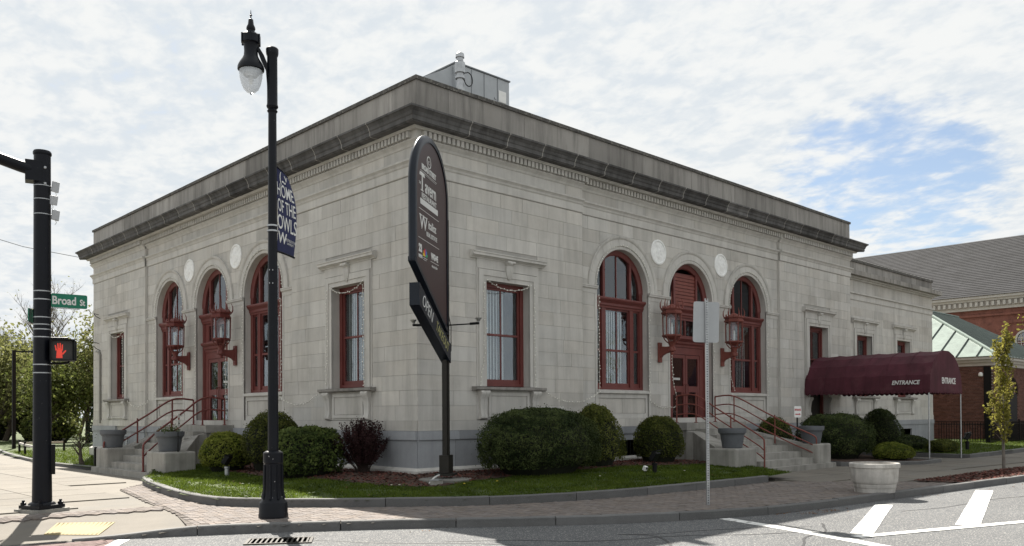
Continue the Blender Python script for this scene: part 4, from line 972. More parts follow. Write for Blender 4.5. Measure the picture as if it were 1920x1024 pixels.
def planter(loc, label, plant=False):
    r = empty('planter', loc, label, 'planter', 'grey plastic planters on the stair pedestals')
    MB().lathe((0, 0, 0), [(.29, 0), (.31, .02), (.335, .2), (.34, .2), (.37, .42), (.385, .42), (.40, .46), (.43, .47), (.445, .60), (.44, .62), (.40, .62), (.395, .55), (.02, .54)], 28).build('pot', GREYP, r, smooth=35)
    MB().lathe((0, 0, .535), [(.385, 0), (.2, .03), (.01, .035)], 18).build('soil', SOIL, r)
    if plant:
        C = np.stack([nrng.normal(size=260)*.16, nrng.normal(size=260)*.16, .56+np.abs(nrng.normal(size=260))*.10], 1); leaves('plant', C, .09, HEDGE, r, aspect=.35, kind='stuff')
    return r
planter(TF['R'](9.85, 3.3, .40), 'grey plastic planter on the pedestal nearest the street sign post')
planter(TF['R'](15.05, 3.3, .40), 'grey plastic planter on the pedestal by the big dark yew under the ENTRANCE sign')
planter(TF['L'](13.85, 3.0, .40), 'empty grey plastic planter at the far end of the shaded front')
planter(TF['L'](8.85, 2.98, .40), 'grey plastic planter with small green plants in it', True)

# ------------------------------------------------------------------ wall lanterns
def lantern(face, c, label, cable=False):
    F = TF[face]; base = Vector(F(c, RECV, 3.6)); r = empty('wall_lantern', base, label, 'lantern', 'oxblood wall lanterns beside the entrances')
    def q(u, v, z): return Vector(F(c+u, RECV+v, z))-base
    P = REDL if face == 'R' else RED
    m = MB(); m.b2(q(-.09, .012, 3.28), q(.09, .09, 3.98)); m.build('wall_plate', P, r, bevel=.015)
    m = MB(); 
    for z in (3.38, 3.88): m.lathe(q(0, .09, z)+Vector((0, 0, -.03)), [(.03, 0), (.03, .06)], 8)
    m.build('bolt', P, r)
    secs = []
    for v, za, zb, w in ((.08, 3.42, 3.86, .055), (.18, 3.52, 3.83, .05), (.32, 3.58, 3.82, .05), (.5, 3.62, 3.82, .06), (.66, 3.64, 3.80, .055), (.70, 3.68, 3.76, .03)): secs.append([q(-w, v, za), q(w, v, za), q(w, v, zb), q(-w, v, zb)])
    MB().sweep(secs).build('bracket_arm', P, r, bevel=.01)
    cx = .56; n = 6
    def ring(R, z, k, o=0.): th = 2*math.pi*(k+o)/n; return q(R*math.cos(th), cx+R*math.sin(th), z)
    def lat(prof, name, nn=6, mat=P, sm=None):
        mm = MB(); o = q(0, cx, 0); mm.lathe(o, prof, nn); return mm.build(name, mat, r, smooth=sm)
    lat([(.05, 3.52), (.07, 3.58), (.05, 3.62), (.11, 3.66), (.12, 3.72), (.08, 3.80), (.10, 3.86), (.13, 3.93), (.16, 3.97), (.07, 4.0)], 'base_boss', 12, sm=40)
    for k in range(n):   # scrolled ribs under the cage
        MB().tube([ring(.09, 3.93, k), ring(.17, 3.97, k), ring(.25, 4.06, k), ring(.29, 4.17, k)], .022, 6).build('rib', P, r, smooth=50)
    lat([(.10, 4.05), (.30, 4.15), (.34, 4.16), (.35, 4.2), (.31, 4.22), (.1, 4.22)], 'floor_ring')
    for k in range(n): MB().tube([ring(.30, 4.2, k), ring(.315, 4.95, k)], .024, 5).build('cage_bar', P, r)
    for k in range(n):
        a, b = ring(.285, 4.22, k), ring(.285, 4.22, k+1); cz = Vector((0, 0, .70)); MB().add([a, b, b+cz, a+cz], [(0, 1, 2, 3)]).build('pane', LGLASS, r)
        # small arch at the head of each opening
        pts = [a.lerp(b, t)+Vector((0, 0, .56+.12*math.sin(math.pi*t))) for t in np.linspace(.05, .95, 7)]
        m = MB(); top = [p+Vector((0, 0, .72-.56-.12*math.sin(math.pi*t)+0)) for p, t in zip(pts, np.linspace(.05, .95, 7))]; m.add(pts+top, [(i, i+1, 8+i, 7+i) for i in range(6)]); m.build('arch_head', P, r)
    lat([(.31, 4.92), (.36, 4.94), (.37, 4.99), (.33, 5.02), (.33, 5.06), (.38, 5.09), (.38, 5.13), (.25, 5.16), (.12, 5.24), (.04, 5.28)], 'roof')
    for k in range(12):   # crown of tall curved spikes and small cresting
        o = k/2; big = k % 2 == 0; R0 = .34
        if big: pts = [ring(R0, 5.1, o), ring(R0+.05, 5.2, o), ring(R0+.05, 5.32, o), ring(R0-.01, 5.46, o)]
        else: pts = [ring(R0*.92, 5.1, o), ring(R0*.94, 5.18, o), ring(R0*.92, 5.23, o)]
        MB().tube(pts, [.03, .026, .018, .006][:len(pts)] if big else [.04, .035, .01], 6).build('spike' if big else 'cresting', P, r, smooth=50)
    MB().tube([q(0, cx, 5.2), q(0, cx, 5.72)], [.03, .008], 6).build('finial', P, r)
    MB().tube([q(0, cx, 4.2), q(0, cx, 4.5)], .045, 8).build('candle', WHITE, r); MB().lathe(q(0, cx, 4.5), [(.02, 0), (.035, .05), (.012, .14)], 8).build('bulb', BULB, r, smooth=60)
    if cable:   # a glazed door panel of the cage hanging open
        a = ring(.30, 4.22, 5); d = (q(.36, cx, 4.2)-q(0, cx, 4.2))*.75
        m = MB(); cz = Vector((0, 0, .72)); m.tube([a, a+d, a+d+cz, a+cz, a], .016, 5); m.build('open_cage_door', P, r)
    return r
lantern('R', 10.67, 'oxblood wall lantern on the pier between the big window and the louvered doorway')
lantern('R', 14.64, 'oxblood wall lantern directly behind the street sign, by the third arch')
lantern('L', 14.64, 'oxblood wall lantern with its cage door hanging open', True)
lantern('L', 10.67, 'oxblood wall lantern in front of the doorway of the shaded left front')

# ------------------------------------------------------------------ awning
AW = empty('awning', (22.7, 0, SW), 'long maroon barrel awning lettered ENTRANCE over the side door', 'awning')
def aw(u, v, z): return Vector((u-22.7, -v, z-SW))
UA, UB, ZA, ZT, VL = 20.93, 24.47, 2.36, 3.98, 5.2
def arc_pts(n=10, dr=0): return [((UA+UB)/2-((UB-UA)/2-dr)*math.cos(t), ZA+(ZT-ZA-dr)*math.sin(t)**.9) for t in np.linspace(0, math.pi, n)]
ribs = [0.02, .9, 1.75, 2.6, 3.45, 4.3, VL]
m = MB(); vs = []; A0 = arc_pts(); nv = 27
for i in range(nv):
    v = .02+(VL-.02)*i/(nv-1); sag = min(abs(v-x) for x in ribs); 
    for u, z in A0: vs.append(aw(22.7+(u-22.7)*(1-.012*sag), v, z-.075*sag*(z > ZA+.05)+.012*mnoise.noise(Vector((u*2, v*2, z*2)))))
n_ = len(A0); m.add(vs, [(i*n_+k, i*n_+k+1, (i+1)*n_+k+1, (i+1)*n_+k) for i in range(nv-1) for k in range(n_-1)]); m.build('canopy', MAROON, AW, smooth=8)
m = MB(); m.add([aw(u, VL, z) for u, z in A0], [tuple(range(n_))]); m.build('end_panel', MAROON, AW)
# slot seams, scalloped valance
for v in ribs[1:-1]: MB().tube([aw(u, v, z+.004) for u, z in A0], .012, 4).build('seam', MAROON, AW)
def scallop(pa, pb, name, n, axis_seed=0):
    pa, pb = Vector(pa), Vector(pb); vs = []; k = n*6
    for i in range(k+1):
        t = i/k; p = pa.lerp(pb, t); d = .10+.055*abs(math.sin(math.pi*t*n)); w = .012*math.sin(i*1.7); vs += [p, p+Vector((w, w, -d))]
    MB().add(vs, [(2*i, 2*i+2, 2*i+3, 2*i+1) for i in range(k)]).build(name, MAROON, AW)
scallop(aw(UA, .05, ZA+.02), aw(UA, VL, ZA+.02), 'valance', 24); scallop(aw(UB, .05, ZA+.02), aw(UB, VL, ZA+.02), 'valance', 24); scallop(aw(UA, VL+.003, ZA+.02), aw(UB, VL+.003, ZA+.02), 'valance', 14)
for u in (UA+.04, UB-.04):
    MB().tube([aw(u, VL-.05, SW), aw(u, VL-.05, ZA)], .026, 8).build('post', STEEL, AW); MB().tube([aw(u, .05, ZA+.03), aw(u, VL-.04, ZA+.03)], .022, 6).build('side_rail', STEEL, AW)
for v in ribs[1:]: MB().tube([aw(u, v-.03, z-.02) for u, z in arc_pts(10, .13)], .015, 5).build('hoop', STEEL, AW)
text('ENTRANCE', .225, LETTER, AW, aw(UA-.012, 4.28, 2.66), (0, -1, 0), (0, 0, 1), .004, shear=.25, off=.006, sx=.92)
text('ENTRANCE', .34, LETTER, AW, aw(22.95, VL+.006, 2.74), (1, 0, 0), (0, 0, 1), .004, off=.008, sx=.86)

# ------------------------------------------------------------------ street lamp and banner
LP = empty('street_lamp', (-5.74, -3.02, SW), 'tall black ornamental street lamp with a clear acorn globe', 'street lamp')
def lz(z): return z-SW
MB().lathe((0, 0, 0), [(.275, 0), (.275, .06), (.265, .09), (.265, .27), (.25, .30), (.215, .33), (.19, .42), (.178, .55), (.172, .80), (.17, 1.02), (.185, 1.04), (.185, 1.22), (.17, 1.24), (.13, 1.26)], 24).build('base', BLKB, LP, smooth=35)
for k in range(8): th = 2*math.pi*k/8; MB().tube([(math.cos(th)*.205, math.sin(th)*.205, .36), (math.cos(th)*.183, math.sin(th)*.183, .52), (math.cos(th)*.176, math.sin(th)*.176, 1.0)], [.03, .02, .016], 6).build('flute', BLK, LP, smooth=50)
MB().lathe((0, 0, 0), [(.100, 1.24), (.092, 4.0), (.076, 7.9)], 20).build('pole', BLK, LP, smooth=60)
MB().lathe((0, 0, 0), [(.076, 7.70), (.10, 7.74), (.075, 7.78), (.10, 7.80), (.112, 7.83), (.10, 7.87), (.098, 7.90), (.096, 8.78), (.112, 8.82), (.118, 8.86), (.118, 8.93), (.10, 8.95), (.03, 8.96)], 16).build('sleeve', BLK, LP, smooth=35)
RV = Vector((.88, -.47, 0)); LV = -RV; OV = RV.cross(Vector((0, 0, 1)))
AX = LV*.39
secs = []
for a, b, w in ((.085, 7.96, .05), (.09, 8.22, .09), (.105, 8.45, .125), (.145, 8.66, .145), (.21, 8.83, .135), (.29, 8.97, .115), (.37, 9.09, .10)):
    d_ = Vector((.55, 0, .8)) if b > 8.5 else Vector((.95, 0, .2)); wv = LV*(-d_.z)*w*.55+Vector((0, 0, -d_.x*w*.55)) ; o_ = LV*a+Vector((0, 0, b))
    secs.append([o_+wv-OV*.032, o_+wv+OV*.032, o_-wv+OV*.032, o_-wv-OV*.032])
MB().sweep(secs).build('arm', BLK, LP, bevel=.008)
o = AX
MB().lathe(o, [(.08, 9.19), (.15, 9.17), (.178, 9.14), (.178, 9.00), (.145, 8.985), (.132, 8.96), (.125, 8.85), (.132, 8.76), (.16, 8.70), (.205, 8.63), (.235, 8.57), (.247, 8.53), (.247, 8.49), (.215, 8.475), (.1, 8.48)], 22).build('hood', BLK, LP, smooth=40)
for k in range(6): th = k*math.pi/3; MB().box(o+Vector((math.cos(th)*.178, math.sin(th)*.178, 9.07)), (.03, .03, .17), rz=th).build('hood_lug', BLK, LP)
MB().lathe(o, [(.07, 9.17), (.085, 9.20), (.07, 9.24), (.085, 9.27), (.08, 9.31), (.055, 9.36), (.045, 9.45), (.035, 9.46), (.012, 9.47), (.012, 9.52), (.028, 9.535), (.012, 9.55), (.003, 9.64)], 12).build('finial', BLK, LP, smooth=40)
MB().lathe(o, [(.212, 8.49), (.216, 8.44), (.208, 8.35), (.182, 8.23), (.14, 8.13), (.08, 8.07), (.02, 8.05), (.005, 8.045)], 24).build('globe', GLOBE, LP, smooth=80)
MB().lathe(o, [(.15, 8.47), (.16, 8.42), (.12, 8.37), (.05, 8.35)], 16).build('reflector', STEEL, LP, smooth=60)
MB().lathe(o, [(.03, 8.37), (.05, 8.30), (.03, 8.23), (.005, 8.21)], 10).build('bulb', WHITE, LP, smooth=60)
MB().lathe(o, [(.015, 8.05), (.015, 8.03), (.006, 8.02)], 8).build('globe_button', BLK, LP)
for z in (5.12, 5.02): MB().lathe((0, 0, lz(z)-.02), [(.104, 0), (.104, .03)], 18).build('banner_strap', STEEL, LP)
for z, x in ((4.25, 0), (4.0, 0)):
    for s in (-1, 1): MB().lathe(Vector((-.72*.098, -.70*.098, lz(z)))+RV*s*.03, [(.008, 0), (.01, .012), (.006, .022)], 6).build('bolt', STEEL, LP)
BN = empty('banner', (-5.74, -3.02, SW), 'navy street banner reading HOME OF THE OWLS hung from the street lamp', 'banner', None)
bd = (RV*.62+Vector((.47, .88, 0))*.78).normalized(); bn = Vector((bd.y, -bd.x, 0))
WD, Z0, Z1 = .40, 4.66, 6.30
def bp_(s, t):   # s 0..1 across, t 0..1 up
    belly = math.sin(math.pi*(t*.9+.02))*(.02+.09*s)+.06*s*(1-t)
    w = WD*s*(1-.30*t*t); z = Z0+(Z1-Z0)*t - s*.07 - .10*s*t
    return Vector((0, 0, lz(z)))+bd*(.11+w)+bn*(belly*.9+.02*math.sin(6*t+3*s))+RV*(belly*.42)
vs = []; ns, ntt = 10, 30
for i in range(ntt+1):
    for k in range(ns+1): vs.append(bp_(k/ns, i/ntt))
m = MB().add(vs, [(i*(ns+1)+k, i*(ns+1)+k+1, (i+1)*(ns+1)+k+1, (i+1)*(ns+1)+k) for i in range(ntt) for k in range(ns)]); clo = m.build('cloth', BANN, BN, smooth=60)
MB().tube([Vector((0, 0, lz(Z0)-.005))+bd*.08, bp_(.3, 0), bp_(.7, 0), bp_(1, 0)+bd*.02], .02, 8).build('rod', BLK, BN)
MB().tube([Vector((0, 0, lz(Z1)))+bd*.08, bp_(.5, 1), bp_(1, 1)], .014, 8).build('rod', BLK, BN)
def btext(body, size, s, t, sx=1., off=.006, mat=LETTER):
    """lettering mesh bent onto the banner cloth"""
    cu = bpy.data.curves.new('tmp', 'FONT'); cu.body = body; cu.size = 1; cu.align_x = 'CENTER'; cu.align_y = 'CENTER'; cu.resolution_u = 3; cu.offset = off
    ob = bpy.data.objects.new('tmp', cu); COL.objects.link(ob); bpy.context.view_layer.update(); me = bpy.data.meshes.new_from_object(ob.evaluated_get(bpy.context.evaluated_depsgraph_get())); bpy.data.objects.remove(ob)
    bm = bmesh.new(); bm.from_mesh(me); bmesh.ops.subdivide_edges(bm, edges=[e for e in bm.edges if e.calc_length() > .25], cuts=2); bmesh.ops.triangulate(bm, faces=bm.faces)
    for v in bm.verts:
        S_ = s+v.co.x*size*sx/WD; T_ = t+v.co.y*size/(Z1-Z0); p = bp_(S_, T_); v.co = p-bn*.006*(1 if (-bn).dot(Vector((-.43, -.9, 0))) < 0 else -1) if False else p+NOFF
    bm.to_mesh(me); bm.free(); me.name = 'lettering'; me.materials.append(mat); o = bpy.data.objects.new('lettering', me); COL.objects.link(o); o.parent = BN; return o
NOFF = (bn if bn.dot(Vector((-7.8, -14.8, 0))) > 0 else -bn)*.006
FLIP = 1 if bd.dot(Vector((.72, -.69, 0))) > 0 else -1
btext('HOME', .36, .47, .735, .36, .008); btext('OF THE', .36, .48, .545, .31, .008); btext('OWLS', .40, .49, .345, .38, .008); btext('W', .30, .24, .165, .58, .02); btext('WESTFIELD STATE', .075, .70, .17, .45); btext('UNIVERSITY', .06, .70, .13, .5)
btext('(', .26, .25, .90, .6, .015); btext('v', .22, .62, .93, .8, .012); btext('~', .26, .45, .865, .6, .02)

# ------------------------------------------------------------------ traffic signal pole with its fittings
TP = empty('traffic_signal_pole', (-8.5, 1.6, SW), 'thick black traffic signal pole with a mast arm at its head', 'signal pole')
TR = Vector((.97, -.25, 0)); TB = Vector((-.25, -.97, 0))   # right and towards the street as the pole stands
MB().lathe((0, 0, .06), [(.19, .0), (.172, 1.2), (.158, 7.38)], 28).build('pole', BLK, TP, smooth=60)
MB().lathe((0, 0, 7.36), [(.165, .0), (.175, .02), (.175, .06), (.16, .09), (.02, .10)], 24).build('pole_cap', BLK, TP, smooth=40)
MB().box((0, 0, -.02), (.72, .72, .12), rz=.4).build('footing', CONC2, TP)
MB().box((0, 0, .085), (.60, .60, .07), rz=.4).build('base_plate', BLK, TP)
for k in range(4): th = .4+math.pi/4+k*math.pi/2; MB().lathe((math.cos(th)*.34, math.sin(th)*.34, .12), [(.055, 0), (.055, .05), (.03, .06), (.03, .10)], 6).build('anchor_nut', BLK, TP)
MB().lathe((0, 0, .12), [(.26, 0), (.24, .04), (.20, .06)], 24).build('collar', BLK, TP, smooth=40)
MB().box(-TR*.16+Vector((0, 0, 7.0)), (.30, .34, .42), rz=math.atan2(TR.y, TR.x)).build('arm_flange', BLK, TP)
am = -TR*.97+TB*.25
MB().tube([Vector((0, 0, 7.0)), am*.4+Vector((0, 0, 7.06)), am*1.6+Vector((0, 0, 7.32)), am*4+Vector((0, 0, 7.75))], [.125, .12, .11, .10], 16).build('mast_arm', BLK, TP, smooth=50)
for z in (4.52, 4.35, 3.98, 3.83, 3.73, 3.57, 3.0, 2.83): MB().lathe((0, 0, z), [(.182-.0035*z, 0), (.182-.0035*z, .022)], 24).build('steel_band', STEEL, TP)
for z, (a, b) in ((7.05, (0, 0)), (6.72, (0, 0))): MB().lathe(TB*.15+TR*.05+Vector((0, 0, z)), [(.01, 0), (.028, .015), (.028, .05), (.01, .06)], 8).build('bolt', STEEL, TP)
MB().box(TR*.19+Vector((0, 0, 1.05)), (.10, .14, .62), rz=math.atan2(TR.y, TR.x)).build('control_box', BLK2, TP)
fz = {}
for i, (z, dx, w, h) in enumerate(((6.72, .22, .14, .22), (6.44, .16, .20, .19), (6.13, .22, .15, .21))):
    r = empty('radio_antenna', Vector((-8.5, 1.6, SW))+TR*(dx+.02)+TB*.06+Vector((0, 0, z)), ['topmost of three small grey antenna panels strapped to the signal pole', 'middle grey antenna panel strapped to the signal pole, wider than tall', 'lowest of three small grey antenna panels strapped to the signal pole'][i], 'antenna', 'antenna panels on the signal pole')
    rz = math.atan2(TR.y, TR.x)+(.35, -.1, .4)[i]
    MB().box((0, 0, 0), (w, .045, h), rz=rz, ry=.12).build('panel', WHITE if False else M('antenna_grey', (.42, .43, .44), .5, .05), r, bevel=.008)
    MB().tube([(0, 0, 0), -TR*.12-TB*.02], .012, 5).build('mount', STEEL, r); MB().lathe(-TR*(dx+.02)-TB*.06+Vector((0, 0, -.01)), [(.165, 0), (.165, .016)], 20).build('strap', STEEL, r)
    MB().tube([(0, 0, -h/2), (.02, 0, -h/2-.05), (-.01, .01, -h/2-.09)], .006, 4).build('cable', WIRE, r)
# street name plates
def plate(loc, rz, w, h, label, txt=None, flip=False):
    r = empty('street_sign', loc, label, 'street sign', None, rz)
    m = MB(); q = []; c = .03
    for sx, sz, a0 in ((1, 1, 0), (-1, 1, 90), (-1, -1, 180), (1, -1, 270)):
        for a in (0, 30, 60, 90): t = rad(a0+a); q.append((sx*(w/2-c)+c*math.cos(t), sz*(h/2-c)+c*math.sin(t)))
    m.prism(q, lambda x, z, t: (x, t, z), -.008, .008); m.build('plate', GREENS, r)
    MB().box((-.05, .012, -h/2-.012), (w*.72, .03, .02)).build('bracket', STEEL, r)
    if txt:
        text(txt[0], .235, LETTER, r, (-.10, -.011, -.005), (1, 0, 0), (0, 0, 1), .002, sx=.80, off=.006); text(txt[1], .175, LETTER, r, (.245, -.011, -.025), (1, 0, 0), (0, 0, 1), .002, sx=.72, off=.005)
    return r
plate(Vector((-8.5, 1.6, SW))+TR*.50+Vector((0, 0, 4.36)), math.atan2(TR.y, TR.x)+.13, .68, .29, 'green street name plate reading Broad St on the signal pole', ('Broad', 'St'))
plate(Vector((-8.5, 1.6, SW))-TR*.19-TB*.25+Vector((0, 0, 4.04)), math.atan2(TR.y, TR.x)+1.35, .55, .28, 'green street name plate seen almost edge-on behind the signal pole')
# pedestrian signal
PS = empty('pedestrian_signal', Vector((-8.5, 1.6, SW))+TR*.38+TB*.10+Vector((0, 0, 3.31)), 'black pedestrian signal showing a red raised hand', 'pedestrian signal', None, math.atan2(TR.y, TR.x)-.08)
MB().box((0.02, .02, 0), (.46, .28, .44)).build('housing', BLK2, PS, bevel=.035)
m = MB(); m.box((-.0, -.16, .215), (.46, .18, .02)); m.box((-.22, -.16, 0), (.02, .18, .42)); m.box((.22, -.16, 0), (.02, .18, .42)); m.box((0, -.16, -.21), (.46, .18, .02)); m.build('visor', BLK2, PS)
MB().box((-.02, -.125, 0), (.40, .01, .40)).build('lens', M('signal_lens', (.05, .048, .045), .45, .1), PS)
HAND = emit_mat('signal_hand_red', (.62, .05, .03), .22)
h = MB()
def hbox(x0, z0, x1, z1, w):
    a = Vector((x0, 0, z0)); b = Vector((x1, 0, z1)); d = (b-a).normalized(); n = Vector((-d.z, 0, d.x))*w/2; y0, y1 = Vector((0, -.138, 0)), Vector((0, -.131, 0))
    h.add([a+n+y0, b+n*.8+y0, b+d*w*.4+y0, b-n*.8+y0, a-n+y0]+[a+n+y1, b+n*.8+y1, b+d*w*.4+y1, b-n*.8+y1, a-n+y1], [(0, 1, 2, 3, 4), (0, 5, 6, 1), (1, 6, 7, 2), (2, 7, 8, 3), (3, 8, 9, 4)])
hx = -.06
for fx, fz0, fx1, fz1 in ((-.055, -.01, -.075, .095), (-.02, .0, -.028, .135), (.015, .0, .015, .14), (.048, -.01, .055, .11)): hbox(hx+fx, fz0, hx+fx1, fz1, .028)
hbox(hx+.055, -.085, hx+.115, -.01, .032); hbox(hx, -.165, hx, .0, .118)
h.build('hand_symbol', HAND, PS)
MB().tube([(-.30, .03, .25), (-.10, .02, .25), (.08, .0, .25), (.10, 0, .2)], .028, 8).build('upper_bracket', BLK2, PS, smooth=50); MB().tube([(-.30, .03, -.27), (-.05, .02, -.27), (.10, .0, -.25), (.11, 0, -.2)], .026, 8).build('lower_bracket', BLK2, PS, smooth=50)

# ------------------------------------------------------------------ tavern sign
TS = empty('tavern_sign', (-.28, -1.5, -.05), 'tall arched black sign with brown face for a tavern and its neighbours', 'sign')
az = rad(34); D = Vector((math.cos(az), math.sin(az), 0)); NF = Vector((D.y, -D.x, 0))   # NF faces the camera side
def ts(s, n, z): return D*s+NF*n+Vector((0, 0, z+.05))
s0, s1, zsp, zl, zr = -2.53, .10, 6.66, 4.88, 3.46; cS = (s0+s1)/2; rS = (s1-s0)/2
def outline(rr, zlow_off=0.): 
    def low(s): return zl+(zr-zl)*(s-s0)/(s1-s0)+zlow_off
    a, b = cS-rr, cS+rr; return [(a, low(a)), (b, low(b))]+[(cS+rr*math.cos(t), zsp+rr*math.sin(t)) for t in np.linspace(0, math.pi, 25)]
T2 = .085
# cabinet rim as a rounded tube following the outline without the lower edge
def rim(rr, rad_, name, mat):
    secs = []; P = [(cS+rr, zr+.02)]+[(cS+rr*math.cos(t), zsp+rr*math.sin(t)) for t in np.linspace(0, math.pi, 25)]+[(cS-rr, zl+.02)]
    for i, (s, z) in enumerate(P):
        a = P[max(i-1, 0)]; b = P[min(i+1, len(P)-1)]; d = Vector((b[0]-a[0], 0, b[1]-a[1])).normalized(); nrm = Vector((d.z, 0, -d.x))
        if nrm.dot(Vector((s-cS, 0, max(0, z-zsp)))) < 0: nrm = -nrm
        sec = []
        for q_, w in ((-rad_, -T2), (-.02, -T2), (.0, -T2*.82), (.035, -T2*.35), (.045, 0), (.035, T2*.35), (.0, T2*.82), (-.02, T2), (-rad_, T2)): sec.append(ts(s+nrm.x*q_, w, z+nrm.z*q_))
        secs.append(sec)
    return MB().sweep(secs).build(name, mat, TS, smooth=40)
rim(rS-.03, .13, 'rim', NAVY)
MB().prism(outline(rS-.12, .05), lambda s, z, n: ts(s, n, z), -T2*.72, T2*.72).build('face_panel', SIGNBR, TS)
m = MB(); A = [(s0+.02, zl), (s1-.02, zr), (s1-.02, zr+.10), (s0+.02, zl+.10)]; m.prism(A, lambda s, z, n: ts(s, n, z), -T2, T2); m.build('bottom_edge', NAVY, TS)
for side in (1,):
    fn = T2*.72+.004
    def tt(body, size, s, z, sx=1., off=.0, al='CENTER', mat=LETTER): return text(body, size, mat, TS, ts(s, fn, z), D, (0, 0, 1), .003, al, 0, sx, off)
    def bar(sa, sb, z0, z1, mat=LETTER, name='rule'): MB().prism([(sa, z0), (sb, z0), (sb, z1), (sa, z1)], lambda s, z, n: ts(s, n, z), T2*.7, fn+.004).build(name, mat, TS)
    c = -1.45
    secs = [[ts(c+(.14+a)*math.cos(t), n_, 7.33+(.13+a)*math.sin(t)) for a, n_ in ((-.012, fn-.01), (.012, fn-.01), (.012, fn+.006), (-.012, fn+.006))] for t in np.linspace(0, 2*math.pi, 24, endpoint=False)]
    MB().sweep(secs, close=True).build('emblem_ring', LETTER, TS); tt('c', .2, c, 7.34, 1.2)
    tt('BROAD STREET', .17, c, 7.11, .90, .006); bar(c-.62, c+.58, 7.00, 7.010); bar(c-.58, c+.54, 6.965, 6.972)
    tt('T', .54, c-.50, 6.75, 1.0, .010); tt('avern', .44, c+.12, 6.70, .86, .006); bar(c-.68, c-.32, 6.885, 6.92); bar(c-.60, c-.41, 6.55, 6.575); tt('THE', .085, c-.66, 6.70, .9)
    tt('RESTAURANT', .17, c+.01, 6.45, 1.05, .003); bar(c-.64, c+.66, 6.24, 6.37); tt('BANQUETS', .085, c+.40, 6.30, .9, 0, mat=SIGNBR)
    bar(c-.74, c+.74, 6.12, 6.13)
    tt('W', .46, c-.42, 5.83, 1.12, .004); bar(c-.70, c-.50, 5.98, 6.0); bar(c-.36, c-.16, 5.98, 6.0); tt('italisz', .27, c+.23, 5.87, 1.0, .004); tt('REAL ESTATE', .14, c+.20, 5.64, .98, .003)
    bar(c-.78, c+.76, 5.46, 5.47)
    tt('22', .23, c-.65, 5.23, .95, .014); tt('NEWS', .10, c-.64, 5.05, .95, .005)
    cols = [(.75, .60, .05), (.75, .25, .04), (.55, .02, .05), (.25, .12, .40), (.05, .20, .55), (.04, .40, .18)]
    for k, cc_ in enumerate(cols):
        th = rad(180-12-k*31); px, pz = c-.30, 5.10
        q_ = [(px, pz), (px+.14*math.cos(th+.24), pz+.15*math.sin(th+.24)), (px+.165*math.cos(th), pz+.18*math.sin(th)), (px+.14*math.cos(th-.24), pz+.15*math.sin(th-.24))]
        MB().prism(q_, lambda s, z, n: ts(s, n, z), T2*.7, fn+.003).build('emblem_feather', M('feather_%d' % k, cc_, .5, 0), TS)
    bar(c-.44, c-.16, 5.05, 5.063); bar(c-.44, c-.22, 5.01, 5.02)
    tt('WG+E', .19, c+.40, 5.19, .95, .012); bar(c+.10, c+.72, 5.06, 5.072); tt('whip city fiber', .085, c+.40, 4.97, .9, .001)
# slanted lower cabinet with its changeable letters
sb0, sb1 = -2.33, .09; T3 = .12
def lowz(s, k): return (4.43+(3.24-4.43)*(s-sb0)/(sb1-sb0)) if k else (3.93+(2.78-3.93)*(s-sb0)/(sb1-sb0))
MB().prism([(sb0, lowz(sb0, 0)), (sb1, lowz(sb1, 0)), (sb1, lowz(sb1, 1)), (sb0, lowz(sb0, 1))], lambda s, z, n: ts(s, n, z), -T3, T3).build('letter_cabinet', NAVY, TS)
sl = (lowz(sb1, 1)-lowz(sb0, 1))/(sb1-sb0); DD = (D+Vector((0, 0, sl))).normalized()
text('OPEN', .40, LETTER, TS, ts(-1.75, T3+.004, (lowz(-1.75, 0)+lowz(-1.75, 1))/2), D+Vector((0, 0, sl)), (0, 0, 1), .003, sx=.8, off=-.004)
text('TAKEOUT', .34, M('yellow_letter', (.40, .38, .17), .6, 0), TS, ts(-.62, T3+.004, (lowz(-.62, 0)+lowz(-.62, 1))/2), D+Vector((0, 0, sl)), (0, 0, 1), .003, sx=.72, off=-.004)
for s_, nz_ in ((-.07, 0), (.0, 0.), (.07, 0)): MB().prism([(s_-.03, 0), (s_+.03, 0), (s_+.03, 6.35), (s_-.03, 6.35)], lambda s, z, n: ts(s+.03, n, z-.02), -.05-.04*(s_ == 0), .05+.04*(s_ == 0)).build('post', BRONZE, TS)
MB().prism([(-.20, .06), (.20, .06), (.20, .50), (-.20, .50)], lambda s, z, n: ts(s+.03, n, z), -.12, .12).build('base_shroud', BRONZE, TS)
MB().prism([(-.24, 0), (.24, 0), (.24, .05), (-.24, .05)], lambda s, z, n: ts(s+.03, n, z), -.22, .22).build('base_plate', BRONZE, TS)
for sd_ in (1, -1):
    m = MB().tube([ts(.05, sd_*.08, 3.72), ts(.05, sd_*.78, 3.74)], .018, 6); m.build('lamp_arm', BLK2, TS)
    m = MB().tube([ts(.05, sd_*.62, 3.74), ts(.05, sd_*.86, 3.75)], .032, 8); m.build('lamp_holder', BLK2, TS)
    MB().lathe(ts(.05, sd_*.84, 3.76), [(.02, 0), (.03, .04), (.06, .08), (.085, .12), (.03, .10)], 10).build('spot_lamp', STEEL, TS)
MB().tube([ts(.13, .05, 4.0), ts(.17, .10, 3.7), ts(.17, .10, 3.1), ts(.12, .05, 2.95), ts(-.1, -.05, 2.98)], .012, 5).build('cable', BLK2, TS)
FD = tag(MB().lathe((-.30, -1.50, -.26), [(.66, 0), (.66, .17), (.64, .185), (.01, .19)], 10).build('concrete_footing', M('old_footing', (.17, .165, .15), .9, .2, 4, .4, 25)), 'low octagonal concrete footing under the tavern sign post', 'footing')
JB = empty('junction_box', (-.93, -1.95, -.20), 'small grey concrete junction box lying in the red mulch', 'junction box', None, .5)
MB().box((0, 0, .07), (.30, .22, .14)).build('box', CONC2, JB, bevel=.01); MB().box((0, 0, .147), (.32, .24, .016)).build('lid', STEEL, JB)
